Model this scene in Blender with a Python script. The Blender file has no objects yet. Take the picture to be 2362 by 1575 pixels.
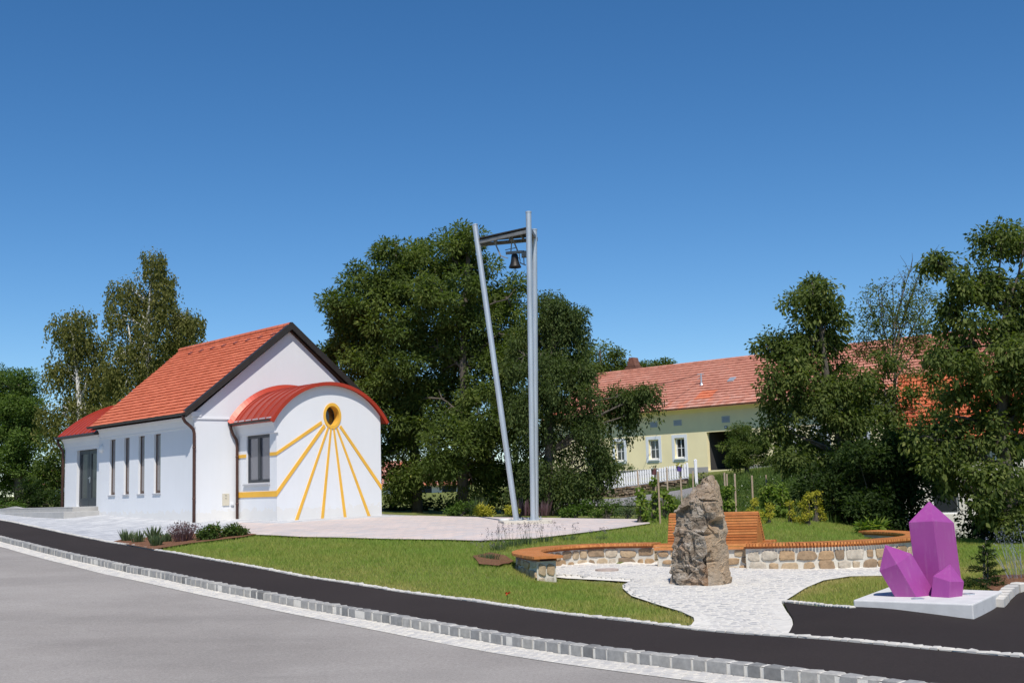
import bpy, bmesh, math, random
import numpy as np
from mathutils import Vector, Matrix, noise as mnoise
from mathutils.geometry import delaunay_2d_cdt, tessellate_polygon

random.seed(7); RNG = np.random.default_rng(11)
SC = bpy.context.scene
COL = SC.collection

# ------------------------------------------------------------------ camera, world, sun, exposure
F, CX, CY, PIT, ROL, H = 2690., 1181., 787.5, .1266, -.0302, 2.0
_fw = np.array([0, math.cos(PIT), math.sin(PIT)]); _up = np.array([0, -math.sin(PIT), math.cos(PIT)]); _rt = np.array([1., 0, 0])
_R = math.cos(ROL)*_rt + math.sin(ROL)*_up; _U = -math.sin(ROL)*_rt + math.cos(ROL)*_up
cam = bpy.data.cameras.new('camera'); camo = bpy.data.objects.new('camera', cam); COL.objects.link(camo)
cam.sensor_width = 36; cam.lens = 36*F/2362; cam.clip_start = .1; cam.clip_end = 3000
M = Matrix((( _R[0], _U[0], -_fw[0], 0), (_R[1], _U[1], -_fw[1], 0), (_R[2], _U[2], -_fw[2], H), (0, 0, 0, 1)))
camo.matrix_world = M
SC.camera = camo
SUN = Vector((.12*math.cos(math.radians(55)), -.993*math.cos(math.radians(55)), math.sin(math.radians(55)))).normalized()
w = bpy.data.worlds.new('World'); SC.world = w; w.use_nodes = True
nt = w.node_tree; bg = nt.nodes['Background']
sky = nt.nodes.new('ShaderNodeTexSky'); sky.sky_type = 'NISHITA'; sky.sun_disc = False
sky.sun_elevation = math.radians(55); sky.sun_rotation = math.atan2(SUN.x, SUN.y)
sky.altitude = 600; sky.air_density = .9; sky.dust_density = 0; sky.ozone_density = 4.0
hs_ = nt.nodes.new('ShaderNodeHueSaturation'); hs_.inputs['Saturation'].default_value = 1.24
nt.links.new(sky.outputs[0], hs_.inputs['Color']); nt.links.new(hs_.outputs[0], bg.inputs[0]); bg.inputs[1].default_value = .114
sl = bpy.data.lights.new('sun', 'SUN'); sl.energy = 4.4; sl.angle = math.radians(.5); sl.color = (1, .95, .88)
so = bpy.data.objects.new('sun', sl); COL.objects.link(so); so.rotation_euler = SUN.to_track_quat('Z', 'Y').to_euler()
SC.view_settings.view_transform = 'Standard'; SC.view_settings.look = 'None'
SC.view_settings.exposure = .05; SC.view_settings.gamma = 1
SC.cycles.max_bounces = 6; SC.cycles.transparent_max_bounces = 8

# ------------------------------------------------------------------ photo geometry helpers (survey of the place)
def ray(px, py):
    d = (px-CX)/F*_R - (py-CY)/F*_U + _fw
    return d/d[1]
def P(px, py, D):
    r = ray(px, py); return Vector((r[0]*D, D, H + r[2]*D))
def PZ(px, py, z):
    r = ray(px, py); D = (z-H)/r[2]; return Vector((r[0]*D, D, z))
def lin(a, b, t): return a + (b-a)*t

# kerb front top edge, and the far edge of the pavement (pixel, pixel, distance)
KERB = [(-260, 1180, 52), (0, 1237.8, 34.5), (60, 1252.5, 31.3), (119, 1267.6, 28.6), (208, 1287, 26.2), (297, 1306, 24.4), (446, 1336, 21.6), (595, 1364, 19.9), (849, 1410, 17.4), (1146, 1460.7, 15.2), (1295, 1484.5, 14.1), (1600, 1519, 12.6), (2053, 1570, 10.83), (2500, 1622, 9.3)]
PAVE = [(-260, 1163, 58), (0, 1199, 43.5), (60, 1211.5, 39.5), (119, 1224.4, 36.2), (185, 1238, 33.8), (253, 1251, 31.6), (357, 1269, 28.2), (506, 1296, 24.4), (700, 1331, 22), (908, 1362.5, 20), (1087, 1386, 18.4), (1400, 1428, 16), (1600, 1451.5, 14.9), (1810, 1467.7, 13.8), (2086, 1492, 12.7), (2362, 1515.6, 11.8), (2700, 1545, 10.8)]
CTRL = KERB + PAVE + [
    (1157, 1302, 23.3), (1190, 1320, 22.4), (1221, 1339, 21.6),
    (900, 1244, 27.5), (1104, 1248, 27), (1231, 1243, 27.3), (1333, 1231, 28.5), (1430, 1218.6, 30), (1500, 1208, 31.5), (900, 1187.5, 39.5), (1053, 1192, 38), (1257, 1195, 36), (1474, 1198, 33.5), (1200, 1209, 32.6),
    (450.5, 1205, 37), (639, 1203, 36.2), (881, 1189.3, 38.9), (235, 1187, 42.6), (30, 1184, 46.5), (560, 1233, 30.5), (420, 1249, 30.3),
     (1970, 1407, 15.6), (2244, 1443, 14.6), (2314, 1404, 16.2),
    (1560, 1241, 28), (1900, 1236, 27.6), (1900, 1205, 33), (1700, 1190, 34), (1600, 1195, 33), (2270, 1330, 18.7), (2300, 1264, 24.3), (2100, 1262, 27), (2150, 1256, 36), (2160, 1258, 38.5), (2240, 1257, 39),
    (1570, 1129, 59.5), (1430, 1151, 62), (1480, 1166, 49), (1560, 1150, 52), (1600, 1090, 72), (1750, 1077, 69), (1850, 1080, 62), (1800, 1120, 50), (1950, 1130, 46), (1300, 1150, 62)]
pts = [np.array(P(*c)) for c in CTRL] + [np.array(v) for v in [(-8, 5, .1), (0, 4, .1), (9, 4, .1), (-30, 30, 1.2), (-40, 60, 2.0), (-25, 75, 2.2), (0, 85, 2.2), (-60, 130, 3), (0, 140, 3), (60, 130, 5), (30, 60, 2.6), (22, 40, .9), (18, 25, .4), (40, 30, .6), (14, 10, .1), (30, 95, 4)]]
pts += [np.array(PZ(a, b, .22)) for a, b in ((1277, 1338), (1370, 1343), (1436, 1354), (1456.6, 1378), (1514.6, 1396), (1570, 1411), (1592, 1445), (1815, 1466), (1815, 1410), (1803, 1390), (1860, 1355), (1960, 1329), (2060, 1326))]
pts = np.array(pts)
def _tps(n):
    with np.errstate(divide='ignore', invalid='ignore'):
        return np.where(n > 1e-9, n*n*np.log(np.maximum(n, 1e-9)), 0)
_n = len(pts); _d = np.hypot(pts[:, None, 0]-pts[None, :, 0], pts[:, None, 1]-pts[None, :, 1])
_A = np.zeros((_n+3, _n+3)); _A[:_n, :_n] = _tps(_d) + np.eye(_n)*.004
_A[:_n, _n] = 1; _A[:_n, _n+1:] = pts[:, :2]; _A[_n, :_n] = 1; _A[_n+1:, :_n] = pts[:, :2].T
_W = np.linalg.solve(_A, np.concatenate([pts[:, 2], [0, 0, 0]]))
def inpoly(q, X, Y):
    q = np.asarray(q); r = np.zeros(len(X), bool); j = len(q)-1
    for i in range(len(q)):
        xi, yi = q[i]; xj, yj = q[j]
        c = ((yi > Y) != (yj > Y)) & (X < (xj-xi)*(Y-yi)/(yj-yi+1e-12)+xi); r ^= c; j = i
    return r
def edge_dist(q, X, Y):
    d = np.full(len(X), 9e9); q = np.asarray(q)
    for i in range(len(q)):
        a = q[i-1]; e = q[i]-a; t = np.clip(((X-a[0])*e[0]+(Y-a[1])*e[1])/(e@e+1e-12), 0, 1); d = np.minimum(d, np.hypot(X-a[0]-t*e[0], Y-a[1]-t*e[1]))
    return d
# the sunken cobbled circle in front of the bench has its own, flatter level
COB = [tuple(PZ(a, b, .22)[:2]) for a, b in ((1592, 1445), (1601.6, 1433), (1600, 1425), (1570, 1411), (1514.6, 1396), (1456.6, 1378), (1437, 1362), (1436, 1354), (1456, 1346), (1370, 1343), (1277, 1338))] + [(.45, 22.1), (.2, 23.1), (.15, 24.2), (.5, 25.2), (1.0, 25.8), (1.7, 26.15), (2.6, 25.9), (3.3, 25.45), (4.6, 24.75), (5.4, 24.2), (6.4, 24.1), (7, 24.25), (7.6, 24.55), (8.3, 25.0)] + [tuple(PZ(a, b, .22)[:2]) for a, b in ((2120, 1330), (2030, 1327), (1960, 1329), (1900, 1338), (1860, 1355), (1830, 1374), (1803, 1390), (1815, 1410), (1827, 1430), (1829, 1440), (1822, 1455), (1815, 1466))]
def hz(X, Y):
    X = np.atleast_1d(np.asarray(X, float)); Y = np.atleast_1d(np.asarray(Y, float)); z = tps_h(X, Y)
    k = (X > -1.5) & (X < 10) & (Y > 13) & (Y < 28)
    if k.any():
        x, y = X[k], Y[k]; d = edge_dist(COB, x, y)*np.where(inpoly(COB, x, y), 1, -1)
        w_ = np.clip(d/.25+.5, 0, 1); w_ = w_*w_*(3-2*w_); zi = .2+.012*(y-16)-.02*(x-3); z[k] = z[k]*(1-w_)+zi*w_
    return z
def tps_h(X, Y):
    X = np.atleast_1d(np.asarray(X, float)); Y = np.atleast_1d(np.asarray(Y, float))
    Xc = np.clip(X, -70, 70); Yc = np.clip(Y, 2, 140)
    d = np.hypot(Xc[:, None]-pts[None, :, 0], Yc[:, None]-pts[None, :, 1])
    return _tps(d)@_W[:_n] + _W[_n] + Xc*_W[_n+1] + Yc*_W[_n+2]
def h1(x, y): return float(hz([x], [y])[0])
def smooth_line(q, n=160):
    q = np.array(q); t = np.concatenate([[0], np.cumsum(np.hypot(*np.diff(q, axis=0).T))]); tt = np.linspace(0, t[-1], n)
    o = np.stack([np.interp(tt, t, q[:, 0]), np.interp(tt, t, q[:, 1])], 1)
    for _ in range(30): o[1:-1] = .25*o[:-2] + .5*o[1:-1] + .25*o[2:]
    return o
KL = smooth_line([P(*c)[:2] for c in KERB], 300)
PL = smooth_line([P(*c)[:2] for c in PAVE], 300)
_ks = KL[np.argsort(KL[:, 0])]
def kside(X, Y):                       # >0 behind the kerb line, <0 on the road
    return (np.asarray(Y) - np.interp(X, _ks[:, 0], _ks[:, 1]))*.64
KH = .13
def terr(X, Y):
    return hz(X, Y) - KH*np.clip(-(kside(X, Y)-.10)/.10, 0, 1)
_Dg = np.concatenate([np.arange(7, 60, .1), np.arange(60, 160, .5)])
def at(px, py):
    r = ray(px, py); z = H + r[2]*_Dg - terr(r[0]*_Dg, _Dg)
    i = np.argmax(z < 0) if (z < 0).any() else len(z)-1
    if i > 0:
        a = z[i-1]/(z[i-1]-z[i]+1e-12); D = lin(_Dg[i-1], _Dg[i], a)
    else: D = _Dg[0]
    return Vector((r[0]*D, D, H + r[2]*D))
class Frame:
    def __init__(s, o, a):
        s.o = Vector(o); s.a = a; s.m = Matrix.Translation(s.o) @ Matrix.Rotation(a, 4, 'Z'); s.i = s.m.inverted()
    def hit(s, px, py, ax, val):
        o = s.i @ Vector((0, 0, H)); d = (s.i.to_3x3()) @ Vector(ray(px, py)); t = (val-o[ax])/d[ax]; return o + d*t

# ------------------------------------------------------------------ mesh helpers
class MB:
    def __init__(s): s.v = []; s.f = []; s.c = []; s.m = []
    def add(s, v, f, c=0., m=0):
        b = len(s.v); s.v += [tuple(x) for x in v]
        for q in f: s.f.append(tuple(b+i for i in q)); s.c.append(c); s.m.append(m)
    def box(s, x0, x1, y0, y1, z0, z1, c=0., m=0, T=None):
        v = [Vector(p) for p in ((x0,y0,z0),(x1,y0,z0),(x1,y1,z0),(x0,y1,z0),(x0,y0,z1),(x1,y0,z1),(x1,y1,z1),(x0,y1,z1))]
        if T is not None: v = [T @ p for p in v]
        s.add(v, [(0,3,2,1),(4,5,6,7),(0,1,5,4),(1,2,6,5),(2,3,7,6),(3,0,4,7)], c, m)
    def bar(s, a, b, w, h, up=(0,0,1), c=0., m=0):     # square bar from a to b
        a = Vector(a); b = Vector(b); d = (b-a).normalized(); u = Vector(up); x = d.cross(u)
        if x.length < 1e-4: x = d.cross(Vector((1,0,0)))
        x.normalize(); y = x.cross(d).normalized()
        v = [p + x*(sx*w/2) + y*(sy*h/2) for p in (a, b) for sx, sy in ((-1,-1),(1,-1),(1,1),(-1,1))]
        s.add(v, [(3,2,1,0),(4,5,6,7),(0,1,5,4),(1,2,6,5),(2,3,7,6),(3,0,4,7)], c, m)
    def tube(s, path, r, n=8, c=0., m=0, cap=True):
        path = [Vector(p) for p in path]; k = len(path); rs = r if hasattr(r, '__len__') else [r]*k
        vs = []; px = None
        for i, p in enumerate(path):
            d = (path[min(i+1, k-1)] - path[max(i-1, 0)])
            if d.length < 1e-9: d = Vector((0,0,1))
            d.normalize()
            if px is None:
                px = d.cross(Vector((0,0,1)) if abs(d.z) < .9 else Vector((1,0,0)))
            px = (px - d*px.dot(d)).normalized(); py = d.cross(px)
            vs += [p + (px*math.cos(2*math.pi*j/n) + py*math.sin(2*math.pi*j/n))*rs[i] for j in range(n)]
        fs = [(i*n+j, i*n+(j+1)%n, (i+1)*n+(j+1)%n, (i+1)*n+j) for i in range(k-1) for j in range(n)]
        if cap: fs += [tuple(range(n))[::-1], tuple((k-1)*n+j for j in range(n))]
        s.add(vs, fs, c, m)
    def lathe(s, prof, n=24, T=None, c=0., m=0, sx=1, sy=1):
        vs = [Vector((r*math.cos(2*math.pi*j/n)*sx, r*math.sin(2*math.pi*j/n)*sy, z)) for r, z in prof for j in range(n)]
        if T is not None: vs = [T @ p for p in vs]
        k = len(prof); s.add(vs, [(i*n+j, i*n+(j+1)%n, (i+1)*n+(j+1)%n, (i+1)*n+j) for i in range(k-1) for j in range(n)], c, m)
    def prism(s, poly, vec, c=0., m=0, T=None):
        poly = [Vector(p) for p in poly]; vec = Vector(vec); n = len(poly)
        v = poly + [p+vec for p in poly]
        if T is not None: v = [T @ p for p in v]
        s.add(v, [tuple(range(n))[::-1], tuple(range(n, 2*n))] + [(i, (i+1)%n, n+(i+1)%n, n+i) for i in range(n)], c, m)
    def grid(s, rows, c=0., m=0, closed=False):
        n = len(rows[0]); vs = [p for r in rows for p in r]
        fs = [(i*n+j, i*n+(j+1)%n, (i+1)*n+(j+1)%n, (i+1)*n+j) for i in range(len(rows)-1) for j in range(n if closed else n-1)]
        s.add(vs, fs, c, m)
    def build(s, name, mat, parent=None, smooth=False, bevel=0, loc=None, fix=True):
        me = bpy.data.meshes.new(name); me.from_pydata(s.v, [], s.f)
        mats = mat if isinstance(mat, (list, tuple)) else [mat]
        for q in mats: me.materials.append(q)
        if len(mats) > 1: me.polygons.foreach_set('material_index', s.m)
        at_ = me.attributes.new('rnd', 'FLOAT', 'FACE'); at_.data.foreach_set('value', s.c)
        if fix:
            bm = bmesh.new(); bm.from_mesh(me); bmesh.ops.recalc_face_normals(bm, faces=bm.faces); bm.to_mesh(me); bm.free()
        if smooth: me.polygons.foreach_set('use_smooth', [True]*len(me.polygons))
        me.update()
        return link(name, me, parent, bevel, loc)
def link(name, me, parent=None, bevel=0, loc=None):
    o = bpy.data.objects.new(name, me); COL.objects.link(o)
    if parent: o.parent = parent
    if loc is not None: o.location = loc
    if bevel:
        b = o.modifiers.new('bevel', 'BEVEL'); b.width = bevel; b.segments = 2; b.limit_method = 'ANGLE'; b.angle_limit = math.radians(40)
    return o
def thing(name, label, cat, loc=(0,0,0), rz=0, group=None):
    o = bpy.data.objects.new(name, None); COL.objects.link(o); o.location = loc; o.rotation_euler = (0,0,rz); o.empty_display_size = .2
    return tag(o, label, cat, group)
def tag(o, label, cat, group=None, kind=None):
    o['label'] = label; o['category'] = cat
    if group: o['group'] = group
    if kind: o['kind'] = kind
    return o
def struct(o): o['kind'] = 'structure'; return o

# ------------------------------------------------------------------ materials
def nodes(name):
    m = bpy.data.materials.new(name); m.use_nodes = True; n = m.node_tree
    return m, n, n.nodes['Principled BSDF']
def N(n, t, **k):
    x = n.nodes.new(t)
    for a, b in k.items(): setattr(x, a, b)
    return x
def ramp(n, fac, stops):
    r = N(n, 'ShaderNodeValToRGB'); e = r.color_ramp.elements
    while len(e) < len(stops): e.new(.5)
    for q, (p, c) in zip(e, stops): q.position = p; q.color = (*c, 1)
    n.links.new(fac, r.inputs[0]); return r.outputs[0]
def mix(n, fac, a, b, mode='MIX'):
    x = N(n, 'ShaderNodeMix', data_type='RGBA', blend_type=mode)
    for s_, v in ((0, fac), (6, a), (7, b)):
        if hasattr(v, 'is_output'): n.links.new(v, x.inputs[s_])
        else: x.inputs[s_].default_value = v if s_ == 0 else (*v, 1)
    return x.outputs[2]
def coords(n, scale=(1,1,1), rot=0, kind='Object'):
    t = N(n, 'ShaderNodeTexCoord'); mp = N(n, 'ShaderNodeMapping'); mp.inputs['Scale'].default_value = scale; mp.inputs['Rotation'].default_value = (0, 0, rot)
    n.links.new(t.outputs[kind], mp.inputs[0]); return mp.outputs[0]
def noise_(n, vec, scale, detail=4, rough=.55):
    x = N(n, 'ShaderNodeTexNoise'); x.inputs['Scale'].default_value = scale; x.inputs['Detail'].default_value = detail; x.inputs['Roughness'].default_value = rough
    n.links.new(vec, x.inputs['Vector']); return x.outputs[0]
def bump_(n, b, height, strength, dist=.02):
    x = N(n, 'ShaderNodeBump'); x.inputs['Strength'].default_value = strength; x.inputs['Distance'].default_value = dist
    n.links.new(height, x.inputs['Height']); n.links.new(x.outputs[0], b.inputs['Normal']); return x
def attr(n, name='rnd'):
    a = N(n, 'ShaderNodeAttribute'); a.attribute_name = name; return a.outputs['Fac']
def simple(name, col, rough=.7, var=.12, nscale=3., bscale=0, bstr=.2, metal=0, rnd=0, scale=(1,1,1), bdist=.02, spec=.4):
    m, n, b = nodes(name); v = coords(n, scale)
    f = noise_(n, v, nscale, 6)
    lo = tuple(c*(1-var) for c in col); hi = tuple(min(1, c*(1+var)) for c in col)
    c = ramp(n, f, [(.3, lo), (.7, hi)])
    if rnd:
        c = mix(n, 1., c, ramp(n, attr(n), [(0, (1-rnd,)*3), (1, (1,)*3)]), 'MULTIPLY')
    n.links.new(c, b.inputs['Base Color']); b.inputs['Roughness'].default_value = rough; b.inputs['Metallic'].default_value = metal
    b.inputs['Specular IOR Level'].default_value = spec
    if bscale: bump_(n, b, noise_(n, v, bscale, 6, .65), bstr, bdist)
    return m
def attr_ramp(name, stops, rough=.8, nscale=20, var=.25, bscale=30, bstr=.3, bdist=.01, spec=.3, scale=(1,1,1)):
    m, n, b = nodes(name); v = coords(n, scale)
    c = ramp(n, attr(n), stops)
    c = mix(n, 1., c, ramp(n, noise_(n, v, nscale, 5), [(.25, (1-var,)*3), (.75, (1+var*.3,)*3)]), 'MULTIPLY')
    n.links.new(c, b.inputs['Base Color']); b.inputs['Roughness'].default_value = rough; b.inputs['Specular IOR Level'].default_value = spec
    if bscale: bump_(n, b, noise_(n, v, bscale, 6, .65), bstr, bdist)
    return m
def leafmat(name, stops, trans=.4, rough=.65, spec=.15):
    m, n, b = nodes(name); c = ramp(n, attr(n), stops)
    n.links.new(c, b.inputs['Base Color']); b.inputs['Roughness'].default_value = rough; b.inputs['Specular IOR Level'].default_value = spec
    t = N(n, 'ShaderNodeBsdfTranslucent'); n.links.new(mix(n, 1., c, (1.3, 1.5, .5), 'MULTIPLY'), t.inputs[0])
    mx = N(n, 'ShaderNodeMixShader'); mx.inputs[0].default_value = trans
    n.links.new(b.outputs[0], mx.inputs[1]); n.links.new(t.outputs[0], mx.inputs[2]); n.links.new(mx.outputs[0], n.nodes['Material Output'].inputs[0])
    return m

def mk_plaster():
    m, n, b = nodes('white_plaster'); v = coords(n)
    c = ramp(n, noise_(n, v, .7, 6), [(.3, (.735, .74, .75)), (.7, (.765, .77, .78))])
    c = mix(n, 1., c, ramp(n, noise_(n, coords(n, (3, 3, .25)), 2.2, 6, .65), [(.35, (.988, .986, .982)), (.6, (1, 1, 1))]), 'MULTIPLY')
    sp = N(n, 'ShaderNodeSeparateXYZ'); n.links.new(v, sp.inputs[0]); ad = N(n, 'ShaderNodeMath', operation='MULTIPLY_ADD'); n.links.new(noise_(n, v, 5, 5), ad.inputs[0]); ad.inputs[1].default_value = -.7; n.links.new(sp.outputs['Z'], ad.inputs[2])
    c = mix(n, ramp(n, ad.outputs[0], [(-.22, (.35,)*3), (-.02, (0,)*3)]), c, (.70, .64, .54))
    n.links.new(c, b.inputs['Base Color']); b.inputs['Roughness'].default_value = .92; b.inputs['Specular IOR Level'].default_value = .2
    bump_(n, b, noise_(n, v, 70, 4, .7), .22, .01); return m
plaster = mk_plaster()
plaster_lo = plaster
yellow_paint = simple('yellow_paint', (.80, .44, .055), .8, .06, 2, 60, .1)
cream = simple('cream_plaster', (.90, .79, .49), .9, .06, .6, 40, .15)
plinth_grey = simple('grey_plinth', (.36, .34, .34), .9, .1, 1.5, 30, .2)
tile_red = attr_ramp('red_roof_tile', [(0, (.53, .138, .066)), (.5, (.58, .155, .078)), (1, (.63, .178, .09))], .6, 6, .08, 40, .15)
tile_old = attr_ramp('old_roof_tile', [(0, (.50, .20, .135)), (.45, (.60, .265, .185)), (.8, (.64, .34, .26)), (1, (.72, .22, .11))], .85, 4, .25, 30, .2)
tile_orange = attr_ramp('orange_roof_tile', [(0, (.50, .12, .05)), (1, (.60, .17, .07))], .75, 4, .2)
metal_red = simple('red_sheet_metal', (.40, .055, .03), .38, .08, 2., metal=.15, spec=.6)
metal_red_edge = simple('red_edge_metal', (.42, .045, .02), .4, .08, 2., metal=.15)
dark_brown = simple('dark_brown_metal', (.045, .037, .031), .45, .15, 4, metal=.3)
brown_pipe = simple('brown_pipe', (.10, .05, .038), .4, .15, 3, metal=.4)
anthracite = simple('anthracite_frame', (.035, .04, .048), .45, .1, 5)
dark_wood = simple('dark_brown_soffit', (.06, .035, .022), .8, .2, 5)
def glass(name, col, rough=.06):
    m, n, b = nodes(name); b.inputs['Base Color'].default_value = (*col, 1); b.inputs['Roughness'].default_value = rough; b.inputs['Specular IOR Level'].default_value = .9
    return m
pane_dark = glass('window_pane', (.03, .035, .04)); pane_door = simple('dark_door_glass', (.045, .05, .055), .25, .05, 2, spec=.3); pane_beige = glass('window_pane_beige', (.21, .19, .185), .12); pane_grey = glass('window_pane_grey', (.15, .15, .17), .1)  # slit window panes: grey-beige reflection painted into the base colour
steel = simple('galvanised_steel', (.52, .55, .58), .42, .12, 6, metal=.55, scale=(1,1,.15), spec=.5)
steel_dark = simple('weathered_steel', (.22, .215, .21), .55, .2, 8, metal=.5)
bronze = simple('dark_bronze', (.028, .026, .026), .5, .2, 8, metal=.5)
concrete = None
def mk_concrete(name, col):
    m, n, b = nodes(name); v = coords(n)
    c = ramp(n, noise_(n, v, 3.5, 8, .65), [(.3, tuple(x*.82 for x in col)), (.7, col)])
    vo = N(n, 'ShaderNodeTexVoronoi'); vo.inputs['Scale'].default_value = 9; n.links.new(v, vo.inputs['Vector'])
    f2 = noise_(n, v, 5, 2); 
    holes = ramp(n, vo.outputs['Distance'], [(.035, (.25,)*3), (.06, (1,)*3)])
    c = mix(n, 1., c, holes, 'MULTIPLY'); n.links.new(c, b.inputs['Base Color']); b.inputs['Roughness'].default_value = .9
    bump_(n, b, noise_(n, v, 45, 6), .15, .01); return m
concrete = mk_concrete('light_concrete', (.68, .665, .645)); concrete_warm = mk_concrete('cream_concrete', (.62, .57, .48))
def mk_purple():
    m, n, b = nodes('magenta_lacquer'); v = coords(n)
    c = ramp(n, noise_(n, v, 3, 6, .6), [(.3, (.315, .058, .258)), (.7, (.35, .068, .282))])
    c = mix(n, ramp(n, noise_(n, coords(n, (6, 6, .8)), 3, 6, .7), [(.52, (0,)*3), (.75, (.16,)*3)]), c, (.55, .38, .5))
    n.links.new(c, b.inputs['Base Color']); n.links.new(ramp(n, noise_(n, v, 6, 6, .7), [(.3, (.27,)*3), (.7, (.48,)*3)]), b.inputs['Roughness'])
    bump_(n, b, noise_(n, v, 4, 3), .05, .02); return m
purple = mk_purple()
def mk_wood(name, lo, hi):
    m, n, b = nodes(name); v = coords(n, (1, 1, 1))
    c = ramp(n, attr(n), [(0, lo), (1, hi)])
    c = mix(n, 1., c, ramp(n, noise_(n, v, 9, 5, .7), [(.25, (.72,)*3), (.7, (1.08,)*3)]), 'MULTIPLY')
    n.links.new(c, b.inputs['Base Color']); b.inputs['Roughness'].default_value = .5; bump_(n, b, noise_(n, v, 40, 4), .15, .005); return m
wood = mk_wood('oiled_larch', (.50, .165, .042), (.70, .285, .085))
stake_wood = mk_wood('raw_stake_wood', (.34, .24, .16), (.46, .35, .25))
stone_wall_mat = attr_ramp('rubble_stone', [(0, (.27, .20, .135)), (.3, (.46, .30, .165)), (.6, (.52, .40, .26)), (1, (.56, .50, .41))], .9, 9, .38, 22, .7, .02)
mortar = simple('pale_mortar', (.60, .56, .48), .95, .1, 5, 40, .35)
granite = attr_ramp('granite_sett', [(0, (.20, .195, .185)), (.2, (.31, .305, .295)), (.6, (.40, .385, .36)), (1, (.52, .49, .43))], .85, 14, .3, 60, .4, .01)
granite_pale = attr_ramp('pale_granite_sett', [(0, (.36, .35, .335)), (.3, (.49, .47, .445)), (.6, (.57, .54, .495)), (1, (.64, .60, .53))], .85, 9, .07, 60, .2, .006)
joint = simple('sandy_joint', (.70, .66, .59), .95, .1, 6, 50, .3)
bark = simple('tree_bark', (.10, .085, .068), .95, .35, 5, 12, .8, scale=(1,1,.3), bdist=.04)
def mk_birch():
    m, n, b = nodes('birch_bark'); v = coords(n, (1, 1, 3))
    c = ramp(n, noise_(n, v, 4, 5, .7), [(.33, (.06,.055,.05)), (.42, (.62,.6,.56)), (.8, (.75,.73,.69))])
    n.links.new(c, b.inputs['Base Color']); b.inputs['Roughness'].default_value = .8; return m
birch_bark = mk_birch()

def mk_ground():
    m, n, b = nodes('lawn_soil'); v = coords(n)
    c = ramp(n, noise_(n, v, .9, 8, .65), [(.25, (.12, .15, .035)), (.5, (.17, .20, .05)), (.72, (.27, .25, .09))])
    c = mix(n, .75, c, ramp(n, noise_(n, v, 14, 6, .7), [(.3, (.07, .095, .02)), (.75, (.28, .29, .10))]))
    n.links.new(c, b.inputs['Base Color']); b.inputs['Roughness'].default_value = 1; b.inputs['Specular IOR Level'].default_value = .1
    bump_(n, b, noise_(n, v, 25, 6, .7), .8, .04); return m
lawn_mat = mk_ground()
def mk_asphalt(name, col, spots=0):
    m, n, b = nodes(name); v = coords(n)
    c = ramp(n, noise_(n, v, .35, 6, .6), [(.3, tuple(x*.86 for x in col)), (.7, tuple(x*1.1 for x in col))])
    c = mix(n, 1., c, ramp(n, noise_(n, v, 160, 3, .7), [(.3, (.72,)*3), (.7, (1.22,)*3)]), 'MULTIPLY')
    c = mix(n, 1., c, ramp(n, noise_(n, v, 30, 4, .8), [(.3, (.82,)*3), (.7, (1.2,)*3)]), 'MULTIPLY')
    sp0 = ramp(n, noise_(n, v, 45, 2, .5), [(.73, (0,)*3), (.78, (1,)*3)]); c = mix(n, sp0, c, (.12, .11, .10))
    if spots:
        vs = coords(n, (1, 1, 1), .7)
        sp = ramp(n, noise_(n, vs, 11, 5, .75), [(.69, (0,)*3), (.76, (1,)*3)])
        c = mix(n, sp, c, (.16, .15, .14))
    n.links.new(c, b.inputs['Base Color']); b.inputs['Roughness'].default_value = .95; b.inputs['Specular IOR Level'].default_value = .12
    bump_(n, b, noise_(n, v, 130, 4, .7), .5, .008); return m
def mk_road():
    m, n, b = nodes('grey_road_asphalt'); v = coords(n)
    c = ramp(n, noise_(n, v, .3, 7, .6), [(.3, (.295, .265, .238)), (.7, (.37, .337, .305))])
    st = coords(n, (.5, 1.0, 1), math.radians(42))
    c = mix(n, 1., c, ramp(n, noise_(n, st, .5, 5, .6), [(.35, (.93,)*3), (.65, (1.03,)*3)]), 'MULTIPLY')
    c = mix(n, 1., c, ramp(n, noise_(n, v, 140, 3, .75), [(.3, (.74,)*3), (.7, (1.25,)*3)]), 'MULTIPLY')
    c = mix(n, 1., c, ramp(n, noise_(n, v, 28, 4, .8), [(.28, (.74,)*3), (.72, (1.22,)*3)]), 'MULTIPLY')
    c = mix(n, 1., c, ramp(n, noise_(n, coords(n, (.8, 1.6, 1), math.radians(40)), .35, 8, .62), [(.36, (.9,)*3), (.55, (1.02,)*3)]), 'MULTIPLY')
    dk = ramp(n, noise_(n, v, 3.2, 6, .8), [(.72, (1,)*3), (.75, (.5,)*3)])
    c = mix(n, 1., c, dk, 'MULTIPLY')
    n.links.new(c, b.inputs['Base Color']); b.inputs['Roughness'].default_value = .85; b.inputs['Specular IOR Level'].default_value = .35
    bump_(n, b, noise_(n, v, 120, 4, .7), .5, .008); return m
road_mat = mk_road()
walk_mat = mk_asphalt('fresh_dark_asphalt', (.040, .032, .030)); pad_mat = mk_asphalt('dark_asphalt_pad', (.036, .029, .027), 1)
path_mat = mk_asphalt('old_lane_asphalt', (.27, .255, .245))
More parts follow.
